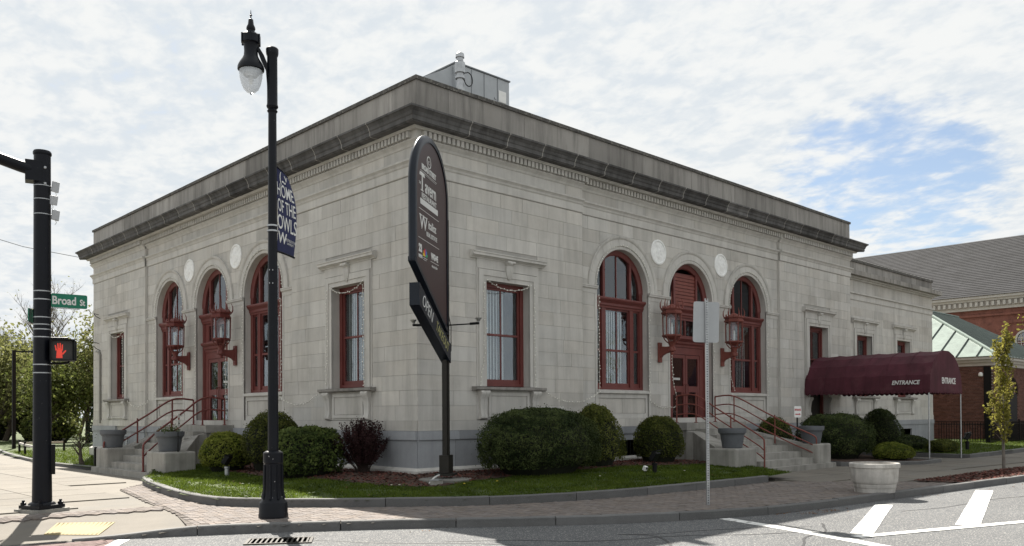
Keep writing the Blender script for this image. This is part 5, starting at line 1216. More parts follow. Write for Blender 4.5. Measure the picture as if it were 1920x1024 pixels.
tag(MB().tube(catmull([np.array(q_) for q_ in ((-.5, -1.52, .02), (-.72, -1.62, -.02), (-.92, -1.72, -.10), (-1.04, -1.80, -.17), (-1.03, -1.9, -.22))], 5), .022, 7).build('conduit', M('pale_conduit', (.55, .55, .53), .5, .1), smooth=60), 'pale flexible conduit running from the sign post into the junction box', 'conduit')

# ------------------------------------------------------------------ signs on posts
SP = empty('street_sign', (1.7, -7.76, SW), 'back of a square traffic sign on a perforated steel post at the kerb', 'traffic sign', None, math.atan2(-.62, .78))
def rplate(w, h, c, r, name, mat, parent, loc, th=.006, tilt=0.):
    q_ = []
    for sx, sz, a0 in ((1, 1, 0), (-1, 1, 90), (-1, -1, 180), (1, -1, 270)):
        for a in (0, 30, 60, 90): t = rad(a0+a); q_.append((sx*(w/2-r)+r*math.cos(t), sz*(h/2-r)+r*math.sin(t)))
    ct, st = math.cos(tilt), math.sin(tilt)
    return MB().prism(q_, lambda x, z, t: (loc[0]+x*ct-z*st, loc[1]+t, loc[2]+x*st+z*ct), -th/2, th/2).build(name, mat, parent)
rplate(.56, .86, 0, .05, 'plate', ALU, SP, (.0, .035, 3.85), tilt=-.03)
m = MB(); m.box((-.027, .012, 2.17), (.006, .05, 4.36)); m.box((.027, .012, 2.17), (.006, .05, 4.36)); m.build('post_flange', STEEL, SP)
m = MB(); z = .02
while z < 4.33: m.box((0, -.012, z), (.05, .004, .032)); m.box((-.019, -.012, z+.026), (.012, .004, .02)); m.box((.019, -.012, z+.026), (.012, .004, .02)); z += .052
tag(m.build('perforated_face', STEEL, SP), kind='stuff'); MB().box((0, .02, 2.16), (.05, .004, 4.3)).build('post_back', DARK, SP)
for x, z in ((-.2, 4.1), (.2, 3.55), (.0, 4.2)): MB().box((x, .030, z), (.025, .012, .025)).build('rivet', STEEL, SP)
ES = empty('entrance_sign', (15.85, -2.35, -.3), 'small white sign with ENTRANCE and a red arrow on a stake', 'sign', None, -.15)
rplate(.42, .42, 0, .05, 'plate', WHITE, ES, (0, -.02, 1.83)); MB().box((0, .01, .85), (.05, .03, 1.9)).build('stake', BLK2, ES)
text('ENTRANCE', .10, REDLET, ES, (0, -.0245, 1.90), (1, 0, 0), (0, 0, 1), .001, sx=.72, off=.004)
m = MB(); m.box((-.03, -.025, 1.74), (.24, .004, .035)); m.add([(.08, -.027, 1.70), (.16, -.027, 1.74), (.08, -.027, 1.78)], [(0, 1, 2)]); m.build('arrow', REDLET, ES)
KS = empty('stake_sign', (-3.0, 8.15, -.3), 'narrow white notice on a thin black stake beside the left stairs', 'sign', None, .98)
MB().box((0, 0, .65), (.035, .03, 1.3)).build('stake', BLK2, KS); rplate(.26, .42, 0, .02, 'plate', WHITE, KS, (0, -.02, 1.66)); MB().box((0, -.026, 1.72), (.18, .004, .05)).build('red_band', REDLET, KS); MB().box((0, -.026, 1.58), (.15, .004, .03)).build('dark_band', BLK2, KS)

# ------------------------------------------------------------------ round concrete planter
CP = empty('concrete_planter', (7.0, -8.99, SW), 'big round weathered concrete planter on the pavement edge', 'planter')
MB().lathe((0, 0, 0), [(.46, 0), (.465, .06), (.47, .10), (.475, .105), (.485, .12), (.485, .20), (.51, .23), (.525, .27), (.545, .58), (.575, .60), (.58, .68), (.565, .70), (.50, .70), (.49, .52), (.01, .50)], 40).build('tub', M('stained_concrete', (.46, .44, .41), .9, .18, 2.6, .3, 25, streak=.35, alt=(.34, .32, .29), altscale=1.8, altlo=.5, althi=.66), CP, smooth=35)
MB().lathe((0, 0, .51), [(.49, 0), (.01, .02)], 20).build('soil', SOIL, CP)

# ------------------------------------------------------------------ flood lamps in the lawn
def flood(loc, label, rz, s=1., group='garden flood lamps', mat=BLK2):
    r = empty('flood_lamp', loc, label, 'flood lamp', group, rz); r.scale = (s, s, s)
    MB().lathe((0, 0, 0), [(.06, 0), (.06, .22), (.075, .23), (.075, .28), (.02, .29)], 10).build('stake', STEEL if s == 1.0 else BLK2, r); MB().tube([(0, 0, .28), (0, 0, .36)], .022, 6).build('neck', BLK2, r)
    MB().box((0, 0, .47), (.30, .14, .26), rx=-.55).build('housing', mat, r, bevel=.02); MB().box((0, .065, .515), (.26, .012, .20), rx=-.55).build('lens', GLASS, r)
    MB().box((0, .03, .60), (.32, .20, .014), rx=.25).build('visor', mat, r); MB().tube([(-.19, 0, .40), (-.19, 0, .50)], .01, 4).build('yoke', mat, r); return r
flood((-2.95, 4.9, -.20), 'black flood lamp on a grey stub in the sunlit lawn', -2.4, 1.0)
flood((5.62, -3.45, -.18), 'black flood lamp on a thin stake in front of the round yew', -2.9, 1.05)
flood((27.6, -4.35, -.2), 'black flood lamp on the grass behind the awning posts', -2.6, 1.25)
w = empty('spot_lamp', (5.45, -3.25, -.16), 'tiny white spot lamp pushed into the lawn', 'spot lamp'); MB().box((0, 0, .13), (.11, .10, .13), rx=.4).build('head', WHITE, w, bevel=.01); MB().lathe((0, 0, -.04), [(.02, 0), (.02, .12)], 6).build('spike', BLK2, w); MB().box((0, -.055, .13), (.06, .012, .06), rx=.4).build('lens', DARK, w)

# ------------------------------------------------------------------ clipped shrubs
def shrub(loc, r, label, mat, n, ls, group=None, ex=2.0, flat=0., stem=True, seed=0, cat='shrub', name='shrub', loose=.065, cone=0.):
    root = empty(name, loc, label, cat, group)
    d = nrng.normal(size=(n, 3)); d /= np.linalg.norm(d, axis=1)[:, None]; d[:, 2] = np.where(d[:, 2] < -.55, -d[:, 2], d[:, 2])
    k = (np.abs(d)**ex).sum(1)**(-1/ex); d = d*k[:, None]
    nz = np.array([mnoise.noise(Vector((p[0]*2.6+seed, p[1]*2.6, p[2]*2.6))) for p in d]); nz2 = np.array([mnoise.noise(Vector((p[0]*7+seed, p[1]*7, p[2]*7))) for p in d])
    nz3 = np.array([mnoise.noise(Vector((p[0]*14+seed, p[1]*14, p[2]*14))) for p in d]); f = 1+.075*nz+.055*nz2+.03*nz3-np.abs(nrng.normal(size=n))*loose
    if cone: f2 = 1-cone*np.clip(d[:, 2], -.3, 1); d = d*np.stack([f2, f2, np.ones(n)], 1)
    stray = nrng.random(n) < .02; f = np.where(stray, f+np.abs(nrng.normal(size=n))*.05+.03, f)
    P = d*f[:, None]*np.array(r); P[:, 2] += r[2]*.80
    P[:, 2] = np.maximum(P[:, 2], .02)
    leaves('foliage', P, nrng.uniform(.7, 1.25, n)*ls, mat, root, kind=None, aspect=.62, nrm=d*1.2, rnd=.42+.9*nz+.7*nz2+.5*nz3+nrng.normal(size=n)*.22)
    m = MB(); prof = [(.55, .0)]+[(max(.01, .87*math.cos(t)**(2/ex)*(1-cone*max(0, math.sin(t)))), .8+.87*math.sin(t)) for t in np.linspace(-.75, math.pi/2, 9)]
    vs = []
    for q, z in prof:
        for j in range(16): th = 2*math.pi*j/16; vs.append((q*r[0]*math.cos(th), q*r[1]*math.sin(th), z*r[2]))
    m.add(vs, [(i*16+j, i*16+(j+1) % 16, (i+1)*16+(j+1) % 16, (i+1)*16+j) for i in range(len(prof)-1) for j in range(16)]); m.build('dark_core', M('shrub_core', (.012, .014, .007), .95, .3, 8), root)  # solid dark core added to keep the foliage from being see-through
    return root
TL, TRR = TF['L'], TF['R']
shrub((-2.1, 6.7, -.18), (.80, .68, .66), 'low bright green clipped shrub nearest the left stairs', leaf_mat('golden_yew_leaf', (.11, .14, .022), (.24, .26, .05), .35), 9000, .060, 'clipped shrubs on the sunlit side', seed=3)
shrub((-1.35, 5.3, -.12), (.88, .86, .97), 'tall round clipped yew behind the low bright green shrub', BUSHO, 9000, .055, 'clipped shrubs on the sunlit side', seed=9)
shrub((-2.05, 2.15, -.14), (.98, .80, .74), 'boxy leafy green hedge shrub between the lamp post and the dark red bush', HEDGE, 8000, .075, None, ex=3.2, seed=5, loose=.09)
shrub((2.85, -1.72, -.14), (1.95, 1.2, 1.0), 'largest dark green clipped shrub, a wide dome beside the tavern sign', BUSHG, 34000, .052, 'clipped shrubs on the shaded side', seed=1, ex=2.3)
shrub((5.75, -1.15, -.12), (.95, .8, 1.04), 'lighter olive clipped yew half hidden behind the big dark dome', leaf_mat('olive_leaf_pale', (.065, .08, .016), (.15, .16, .04), .3), 12000, .052, 'clipped shrubs on the shaded side', seed=2, cone=.28, ex=2.3)
shrub((8.72, -1.30, -.12), (.86, .80, .86), 'round olive yew by the basement window and the right stairs', BUSHO, 11000, .052, 'clipped shrubs on the shaded side', seed=4)
shrub((16.55, -1.0, -.15), (.78, .7, .82), 'small green shrub seen through the right handrail', BUSHO, 5000, .06, 'clipped shrubs on the shaded side', seed=6)
shrub((18.35, -2.6, -.3), (1.75, 1.35, .98), 'huge near-black yew between the right stairs and the awning', BUSHG, 20000, .06, 'shrubs by the awning', seed=7, ex=2.3)
shrub((25.6, -1.3, -.25), (1.0, .95, 1.05), 'dark cone-shaped yew behind the awning walk', BUSHG, 9000, .06, 'shrubs by the awning', seed=8, cone=.35, ex=2.5)
shrub((26.6, -2.1, -.28), (1.55, .8, .40), 'low dark spreading shrub at the foot of the cone-shaped yew', BUSHG, 7000, .06, 'shrubs by the awning', seed=10)
shrub((19.55, -4.35, -.36), (.95, .72, .37), 'low yellow-green cushion shrub nearest the concrete planter', BUSHY, 7000, .055, 'shrubs by the awning', seed=11)
shrub((20.35, -3.9, -.36), (.55, .62, .38), 'second low yellow-green cushion shrub, tucked behind the first', BUSHY, 4000, .055, 'shrubs by the awning', seed=12)
shrub((25.9, -3.9, -.30), (1.0, .6, .33), 'low flat-topped dull green shrub between the awning posts', BUSHO, 5000, .06, 'shrubs by the awning', seed=13)
# the red-leaved bush: arching stems with sparse dark leaves
BB = empty('barberry_bush', (-.75, 1.45, -.12), 'dark red-leaved bush of thin upright stems beside the building corner', 'bush')
m = MB(); C = []
for k in range(130):
    a = rng.uniform(0, 6.28); sp = abs(rng.gauss(.0, .5))*.9+.06; sp = min(sp, .78); hgt = rng.uniform(.9, 1.55)*(1-.12*sp); lean = (math.cos(a)*sp, math.sin(a)*sp)
    pts = [Vector((lean[0]*t**.8*1.02+rng.gauss(0, .012), lean[1]*t**.8*1.02+rng.gauss(0, .012), hgt*t)) for t in (0, .2, .4, .6, .8, 1.0)]
    pts[0] = Vector((lean[0]*.18, lean[1]*.18, -.02)); m.tube(pts, [.011, .010, .008, .006, .005, .003], 4)
    for j in range(125):
        t = rng.uniform(.36, 1.02); i = min(4, int(t*5)); p = pts[i].lerp(pts[i+1], t*5-i); C.append((p.x+rng.gauss(0, .03), p.y+rng.gauss(0, .03), p.z+rng.gauss(0, .03)))
tag(m.build('stem', M('barberry_stem', (.05, .035, .03), .9, .2), BB), kind='stuff'); leaves('foliage', C, nrng.uniform(.035, .075, len(C)), BUSHR, BB, aspect=.6)
DN = []
for k, (x, y) in enumerate(((-2.1, -1.75), (-1.95, -1.85), (-.75, -2.75), (.15, -2.9), (3.1, -3.6), (6.4, -3.9))):
    z = float(lawn_z(np.array([x]), np.array([y]))[0]); d_ = empty('dandelion', (x, y, z), ['pale dandelion in the grass left of the junction box', 'pale dandelion close beside another left of the junction box', 'yellow dandelion in the grass below the junction box', 'yellow dandelion in the grass below the sign footing', 'dandelion in the grass before the big dark shrub', 'dandelion in the grass before the round yew'][k], 'flower', 'dandelions in the lawn')
    MB().tube([(0, 0, 0), (.005, .004, .09)], .005, 4).build('stalk', HEDGE, d_); MB().lathe((.005, .004, .085), [(.005, 0), (.026, .008), (.022, .018), (.004, .02)], 8).build('flower_head', M('dandelion_yellow' if k in (2, 3) else 'dandelion_pale', (.6, .45, .04) if k in (2, 3) else (.6, .58, .45), .7, 0), d_)
    leaves('leaf', np.stack([nrng.normal(size=9)*.035, nrng.normal(size=9)*.035, np.full(9, .03)], 1), .08, GRASS, d_)
C = []
for (x, y, s_, n_) in ((3.4, -9.45, .55, 70), (2.7, -9.0, .3, 26), (13, -10.4, 1.2, 16), (-4.0, -5.75, .5, 10), (8.4, -9.72, .6, 18)):
    for k in range(n_): px_, py_ = x+rng.gauss(0, s_), y+rng.gauss(0, s_*.18); C.append((px_, py_, (RD+.012)))
leaves('fallen_leaves', C, .05, M('dead_leaf', (.14, .075, .04), .9, .3, 9), kind='stuff', nrm=np.tile([0, 0, 1.], (len(C), 1)), jit=.5)

# ------------------------------------------------------------------ trees
def tree(loc, h, spread, label, leafm, n, ls, group=None, trunk_r=.16, bark=BARK, levels=3, seed=0, lean=(0, 0), low=.25, up=.55, name='tree', kids=5, sig=.5, narrow=False, wob=.12):
    R_ = random.Random(seed); root = empty(name, loc, label, 'tree', group); tk = MB(); br = MB(); tips = []
    def grow(p, d, L, r, lev, target):
        pts = [p]; q = p; dd = d.normalized(); ns = 5
        for k in range(ns):
            dd = (dd+Vector((R_.gauss(0, wob), R_.gauss(0, wob), R_.gauss(.03, wob*.5)))).normalized(); q = q+dd*L/ns; pts.append(q)
        rs = [r*(1-.62*i/ns) for i in range(ns+1)]; target.tube(pts, rs, 7 if lev == 0 else 4, cap=False)
        if lev >= levels:
            tips.extend(pts[2:]); return
        nk = kids if lev else kids+3
        for k in range(nk):
            t = R_.uniform(low if lev == 0 else .25, 1.0); i = min(ns-1, int(t*ns)); b = pts[i].lerp(pts[i+1], t*ns-i); a = R_.uniform(0, 6.283)
            out = Vector((math.cos(a), math.sin(a), 0)); nd = dd*.45+out*(spread if lev == 0 else .75)*(1 if not narrow else .35)+Vector((0, 0, up))
            grow(b, nd, L*R_.uniform(.42, .62)*(1.1-.35*t if lev == 0 else 1), r*.45*(1.15-.4*t), lev+1, br)
        grow(pts[-1], dd, L*.5, rs[-1], lev+1, br)
    grow(Vector((0, 0, -.05)), Vector((lean[0], lean[1], 1)), h*.60, trunk_r, 0, tk)
    tk.build('trunk', bark, root, smooth=60); tag(br.build('branches', bark, root, smooth=60), kind='stuff')
    if n:
        T = np.array([tuple(t) for t in tips]); i = nrng.integers(0, len(T), n); P = T[i]+nrng.normal(size=(n, 3))*sig*np.array([1, 1, .8]); ok = P[:, 2] > h*.10; P = P[ok]
        cl = nrng.random(len(T)); leaves('crown', P, nrng.uniform(.7, 1.3, len(P))*ls, leafm, root, rnd=cl[i][ok]*.6+nrng.random(len(P))*.4)
    return root
g = 'spring trees beyond the far lawn'
tree((1.8, 52.5, -.4), 7.2, .9, 'leafy spring tree at the far left edge behind the thin lamp', BGTREE, 5200, .30, g, .2, seed=1, sig=.85)
tree((3.4, 57.0, -.4), 8.0, .9, 'yellow-green spring tree behind the thick signal pole', BGTREE, 5000, .32, g, .2, seed=2, sig=.9)
tree((3.0, 44.0, -.4), 5.6, .95, 'bushy mid-green tree right of the signal pole', BGTREE2, 5200, .24, g, .16, seed=3, sig=.7, low=.1)
tree((5.9, 45.5, -.4), 8.6, .8, 'tall leafy tree against the far building edge', BGTREE, 5600, .25, g, .18, seed=4, sig=.75, low=.12)
tree((-1.0, 58.0, -.4), 7.0, .9, 'green spring tree standing left of the thin lamp', BGTREE2, 4500, .30, g, .2, seed=5, sig=.85)
tree((6.8, 60.0, -.4), 12.5, .85, 'tall bare tree with fine pale twigs above the leafy ones', BGTREE, 500, .16, None, .34, bark=BARKL, levels=4, seed=6, sig=.3, kids=5, wob=.1)
tree((2.3, 66.0, -.4), 11.5, .9, 'second bare tree, farther left behind the signal pole', BGTREE, 400, .16, None, .34, bark=BARKL, levels=4, seed=16, sig=.3, kids=5, wob=.1)
for k, (x, y, h_) in enumerate(((-9, 70, 8), (-16, 74, 9), (-24, 70, 8), (12, 68, 9))): tree((x, y, -.4), h_, .9, ['green tree down the street, first past the left frame edge', 'green tree down the street, second past the left frame edge', 'green tree down the street, third past the left frame edge', 'green tree behind the far building corner'][k], BGTREE2, 3000, .36, g, .2, seed=20+k, sig=.9)
cf = empty('conifer', (5.4, 40.0, -.4), 'dark narrow evergreen touching the far building corner', 'tree')
MB().tube([(0, 0, 0), (0, 0, 6.0)], [.14, .03], 8).build('trunk', BARK, cf)
n_ = 5000; zz = nrng.random(n_)**1.2*6.2; aa = nrng.random(n_)*6.283; rr = (1.35*(1-zz/6.6))*(.55+.45*np.sqrt(nrng.random(n_)))*(1+.15*np.sin(aa*7+zz*5)); leaves('crown', np.stack([rr*np.cos(aa), rr*np.sin(aa), .25+zz], 1), .20, CONIF, cf, aspect=.4)
for k, (x, y, rr) in enumerate(((-.6, 60, (3.2, 2.6, 2.0)), (3.2, 62, (3.0, 2.4, 2.3)), (6.6, 58, (2.8, 2.4, 2.2)), (4.6, 49.5, (1.9, 1.7, 1.35)), (-6, 66, (3.6, 2.6, 2.2)), (-13, 72, (4, 2.6, 2.2)))):
    shrub((x, y, -.4), rr, ['wild bush under the leftmost spring tree', 'wild bush behind the thin lamp post', 'wild bush under the trees right of the signal pole', 'lower wild bush near the far building corner', 'wild bush past the left frame edge', 'wild bush farther past the left frame edge'][k], BGTREE2, 3200, .24, 'wild bushes under the far trees', seed=60+k, loose=.2)
# young columnar street tree
YT = empty('young_street_tree', (17.81, -8.67, SW), 'slender young street tree with pale yellow-green leaves in a mulch bed', 'tree')
m = MB(); tw = MB(); C = []
m.tube([(0, 0, -.05), (.01, 0, .5), (-.01, .01, 1.2), (.02, 0, 2.4), (.0, .02, 3.6), (.01, 0, 4.75)], [.055, .05, .042, .032, .02, .006], 8)
YD = Vector((.28, -.96, 0))
for k in range(44):
    z0 = rng.uniform(.55, 4.2); a = rng.uniform(0, 6.283); L = rng.uniform(.35, 1.1); sp = rng.uniform(.12, .34)
    pts = [Vector((0, 0, z0)), Vector((math.cos(a)*sp*.6, math.sin(a)*sp*.6, z0+L*.35)), Vector((math.cos(a)*sp, math.sin(a)*sp, z0+L*.7)), Vector((math.cos(a)*sp*1.08, math.sin(a)*sp*1.08, min(4.8, z0+L))) ]
    tw.tube(pts, [.014, .011, .008, .003], 4)
    for j in range(62): 
        t = rng.uniform(.15, 1.05); i = min(2, int(t*3)); p = pts[i].lerp(pts[i+1], t*3-i); 
        if p.z > .95 or rng.random() < .3: C.append(tuple(p+Vector((rng.gauss(0, .05), rng.gauss(0, .05), rng.gauss(0, .06)))))
for (s_, z_) in ((-.42, 2.0), (-.34, 1.62), (-.30, 1.25)):   # small side sprays low on the street side
    tw.tube([Vector((0, 0, z_-.35)), YD*s_*.6+Vector((0, 0, z_-.1)), YD*s_+Vector((0, 0, z_))], [.012, .008, .004], 4)
    for j in range(60 if z_ > 1.9 else 14): C.append(tuple(YD*s_+Vector((rng.gauss(0, .06), rng.gauss(0, .06), z_+rng.gauss(0, .08)))))
m.build('trunk', BARKL, YT, smooth=60); tag(tw.build('branches', BARKL, YT), kind='stuff'); leaves('crown', C, nrng.uniform(.07, .135, len(C)), YTREE, YT, aspect=.6)
tree((19.9, -9.75, SW), 7.2, .55, 'second young street tree whose twigs enter at the right edge', YTREE, 900, .12, None, .07, bark=BARKL, levels=2, seed=41, sig=.14, kids=5, low=.45)

# ------------------------------------------------------------------ brick annex, big brick building, iron fence
AN = empty('brick_annex', (42, -1.1, -.4), 'low red-brick annex with pale green standing-seam copper roof', 'building')
def ap(x, y, z): return (x-42, y+1.1, z+.4)
def apiece(nm, mt, a, b): 
    a, b = ap(*a), ap(*b); return piece(nm, mt, [(a[i]+b[i])/2 for i in range(3)], [abs(a[i]-b[i]) for i in range(3)], AN)
m = MB(); m.b2(ap(42.02, -1.08, -.4), ap(54, 12, 4.25)); m.build('wall', BRICKM, AN)
bm_ = MB(); r_ = 0; z = -.35
while z < 4.2:
    y = -1.1+(.12 if r_ % 2 else 0); 
    while y < 3.0: bm_.b2(ap(41.98+rng.uniform(-.004, .004), y, z), ap(42.05, min(3.0, y+.232), z+.075), rng.random()); y += .245
    x = 42.0+(.12 if r_ % 2 else 0)
    while x < 49.0:
        if not (44.6 < x+.1 < 46.6 and z < 2.6+1.0*math.sqrt(max(0, 1-((x+.1-45.6)/1.0)**2))): bm_.b2(ap(x, -1.12+rng.uniform(-.004, .004), z), ap(x+.232, -1.05, z+.075), rng.random())
        x += .245
    z += .088; r_ += 1
tag(bm_.build('brick', BRICK, AN), kind='stuff')
secs = []
for t in np.linspace(0, math.pi, 15): secs.append([ap(45.6+q*math.cos(t), -1.1+w, 2.6+q*math.sin(t)) for q, w in ((.82, .1), (.82, -.06), (1.02, -.06), (1.02, .1))])
MB().sweep(secs).build('arch_surround', BLK2, AN); apiece('doorway', DARK, (44.7, -1.13, -.4), (46.5, -1.10, 2.6)); MB().prism([(45.6+.85*math.cos(t), 2.6+.85*math.sin(t)) for t in np.linspace(0, math.pi, 13)], lambda x, z, t: ap(x, t, z), -1.13, -1.10).build('fanlight', GLASS, AN)
apiece('dark_pilaster_edge', BLK2, (41.92, -1.02, -.3), (41.98, -.62, 4.2))  # flat black strip marking the darker pilaster edge at the corner
for (z0, z1, o_) in ((4.25, 4.46, .08), (4.46, 4.62, .22), (4.62, 4.80, .36)): apiece('fascia', CREAM, (42-o_, -1.1-o_, z0), (54, 12, z1-.002))
RZ0 = 4.81; e0 = .40
def roofp(x, y): return RZ0+.56*min(x-(42-e0), y-(-1.1-e0), 12.4-y+0)
Pn = 1.15; y = -1.1-e0; k = 0
while y < 11.0:   # west slope panels
    y1 = min(y+Pn, 12.0)
    def top(yy): return min(yy+1.1+e0, 12.4-yy)
    poly = [(42-e0, y+.03), (42-e0, y1-.03), (42-e0+max(.01, top(y1-.03)), y1-.03), (42-e0+max(.01, top(y+.03)), y+.03)]
    bot = [Vector(ap(a, b, roofp(a, b)+.0 if False else RZ0+.56*(a-(42-e0)))) for a, b in poly]; MB().add(bot+[v-Vector((0, 0, .04)) for v in bot], [(0, 1, 2, 3), (4, 7, 6, 5), (0, 4, 5, 1), (1, 5, 6, 2), (2, 6, 7, 3), (3, 7, 4, 0)]).build('roof_panel', COPPER, AN)
    if k: L_ = max(.02, top(y)); MB().tube([ap(42-e0, y, RZ0+.03), ap(42-e0+L_, y, RZ0+.56*L_+.03)], .05, 4).build('standing_seam', M('dark_seam', (.06, .075, .07), .6, .1), AN)
    y = y1; k += 1
x = 42-e0; k = 0; COPPER_SHADE = M('copper_shaded_slope', (.10, .125, .115), .55, .15, 1.5, spec=.4)  # darker copy of the copper: this slope's weaker sunlight is put into the colour
while x < 56:
    x1 = x+.6
    def topx(xx): return min(6.95, xx-(42-e0))
    poly = [(x, -1.1-e0), (x1, -1.1-e0), (x1, -1.1-e0+topx(x1)), (x, -1.1-e0+max(.01, topx(x)))]
    bot = [Vector(ap(a, b, RZ0+.56*(b+1.1+e0))) for a, b in poly]; MB().add(bot+[v-Vector((0, 0, .04)) for v in bot], [(0, 1, 2, 3), (4, 7, 6, 5), (0, 4, 5, 1), (1, 5, 6, 2), (2, 6, 7, 3), (3, 7, 4, 0)]).build('roof_panel', COPPER_SHADE, AN)
    if k: L_ = max(.02, topx(x)); MB().tube([ap(x, -1.1-e0, RZ0+.02), ap(x, -1.1-e0+L_, RZ0+.56*L_+.02)], .03, 4).build('standing_seam', COPPER_SHADE, AN)
    x = x1; k += 1
MB().tube([ap(42-e0, -1.1-e0, RZ0+.04), ap(42-e0+6.9, -1.1-e0+6.9, RZ0+.56*6.9+.06)], .10, 5).build('hip_cap', COPPER, AN); MB().tube([ap(42-e0+6.9, 5.45, RZ0+3.92), ap(56, 5.45, RZ0+3.92)], .09, 5).build('ridge_cap', COPPER, AN)
MB().lathe(ap(41.95, -.45, 3.62), [(.10, .0), (.13, .05), (.13, .15), (.09, .22), (.01, .25)], 12).build('dome_camera', WHITE, AN, smooth=50)
BBD = empty('brick_hall', (64, -30, -.4), 'large old red-brick hall under a broad grey shingled roof', 'building')
def bp2(x, y, z): return (x-64, y+30, z+.4)
m = MB(); m.b2(bp2(64, -40, -.4), bp2(86, 42, 10.0)); m.build('wall', BRICK2, BBD)
for y0, y1, z1 in ((7.2, 20, 8.75), (-5.0, 4.7, 8.75)): 
    m = MB(); t_ = .25
    m.b2(bp2(63.86, y0, z1), bp2(64.05, y1, z1+t_)); m.b2(bp2(63.86, y0, 1), bp2(64.05, y0+t_, z1)); m.b2(bp2(63.86, y1-t_, 1), bp2(64.05, y1, z1)); m.build('brick_frame', BRICK2, BBD)
m = MB(); m.b2(bp2(63.82, -40, 9.45), bp2(64.1, 42, 9.62)); m.build('string_course', BRICK2, BBD)
m = MB(); m.b2(bp2(63.75, -40, 10.0), bp2(86, 42, 10.25)); m.b2(bp2(63.45, -40, 10.70), bp2(86, 42, 10.9)); m.b2(bp2(63.2, -40, 10.9), bp2(86, 42, 11.15)); m.build('cornice', CREAM, BBD)
MB().b2(bp2(63.6, -40, 10.25), bp2(86, 42, 10.7)).build('frieze', M('cornice_frieze', (.33, .31, .28), .8, .1), BBD)
for k in range(62): y = -9+k*.42; o_ = piece('modillion', CREAM, bp2(63.52, y, 10.47), (.16, .20, .36), BBD)
m = MB(); rows = 34
for k in range(rows):
    a0, a1 = k/rows, (k+1)/rows; x0, x1 = 63.1+a0*11, 63.1+a1*11+.02; z0, z1 = 11.1+a0*6.6, 11.1+a1*6.6; y = -40+(k % 3)*.4
    while y < 42: y2 = y+rng.uniform(.9, 1.8); m.add([bp2(x0, y, z0+.03), bp2(x0, y2, z0+.03), bp2(x1+.03, y2, z1+.018), bp2(x1+.03, y, z1+.018)], [(0, 1, 2, 3)], rng.random()); y = y2
tag(m.build('shingle', SHING, BBD), kind='stuff'); MB().add([bp2(63.1, -40, 11.1), bp2(63.1, 42, 11.1), bp2(74.1, 42, 17.7), bp2(74.1, -40, 17.7), bp2(86, 42, 11.1), bp2(86, -40, 11.1)], [(0, 1, 2, 3), (3, 2, 4, 5), (0, 3, 5), (1, 4, 2)]).build('roof', SHING, BBD)
wd = empty('window'); wd.parent = BBD
for yc in (3.05,):
    secs = []
    P_ = [(yc+.75, 5.75)]+[(yc+.75*math.cos(t), 7.35+.75*math.sin(t)) for t in np.linspace(0, math.pi, 13)]+[(yc-.75, 5.75)]
    for yy, zz_ in P_: d_ = Vector((yy-yc, max(0, zz_-7.35))); d_ = d_.normalized() if d_.length else Vector((1, 0)); secs.append([bp2(63.80, yy, zz_), bp2(63.80, yy-d_.x*.14, zz_-d_.y*.14), bp2(64.05, yy-d_.x*.14, zz_-d_.y*.14), bp2(64.05, yy, zz_)])
    MB().sweep(secs).build('frame', CREAM, wd)
    MB().prism([(y_, z_) for y_, z_ in P_], lambda y_, z_, x_: bp2(x_, y_, z_), 63.93, 63.97).build('pane', GLASS, wd)
    for dy in (-.3, 0, .3): MB().b2(bp2(63.88, yc+dy-.025, 5.75), bp2(63.94, yc+dy+.025, 7.95)).build('muntin', CREAM, wd)
    for z_ in (6.2, 6.65, 7.1, 7.5): MB().b2(bp2(63.885, yc-.66, z_-.025), bp2(63.935, yc+.66, z_+.025)).build('muntin', CREAM, wd)
FN = empty('iron_fence', (38.0, -2.4, -.3), 'black iron picket fence along the grass in front of the brick annex', 'fence')
fd = Vector((1, -.02, 0)); 
for k in range(100):
    x = -.9+k*.135
    if k % 18 == 0: piece('post', BLK2, (x, -.02*x, .66), (.09, .09, 1.36), FN)
    else: piece('picket', BLK2, (x, -.02*x, .63), (.028, .028, 1.16), FN)
for z in (.17, 1.10, 1.24): piece('rail', BLK2, (5.78, -.02*5.78, z), (13.4, .035, .04), FN, rz=-.02)
FN2 = empty('iron_fence', (37.1, -2.3, -.3), 'short black iron fence panel returning to the wing of the stone building', 'fence')
for k in range(19): piece('picket', BLK2, (0, .1+k*.135, .63), (.028, .028, 1.16), FN2)
piece('post', BLK2, (0, .02, .66), (.09, .09, 1.36), FN2)
for z in (.17, 1.10, 1.24): piece('rail', BLK2, (0, 1.4, z), (.035, 2.7, .04), FN2)

# ------------------------------------------------------------------ roof machinery
RT = empty('rooftop_unit', (3.05, 2.0, 9.6), 'grey boxy air-handling unit with intake hood on the flat roof', 'air handler')
MB().b2((0, 0, .2), (2.25, 2.9, 2.66)).build('casing', HVAC, RT, bevel=.02)
for x in (.62, 1.15, 1.72): piece('panel_seam', M('hvac_dark', (.16, .17, .18), .5, .05, metal=.3), (x, -.006, 1.45), (.015, .012, 2.4), RT)
piece('top_trim', M('hvac_dark', (.16, .17, .18)), (1.12, 1.45, 2.68), (2.31, 2.96, .04), RT); piece('rating_plate', WHITE, (1.93, -.012, 2.1), (.32, .01, .36), RT); piece('latch', STEEL, (1.3, -.015, 1.7), (.06, .03, .06), RT); piece('latch', STEEL, (1.62, -.015, 1.98), (.06, .03, .06), RT); piece('curb_rail', HVAC, (1.12, 1.45, .1), (2.3, 2.95, .2), RT)
MB().prism([(0, 2.60), (0, 1.5), (-1.0, 1.95), (-1.0, 2.05)], lambda x, z, y: (x, y, z), .15, 2.7).build('intake_hood', HVAC, RT)
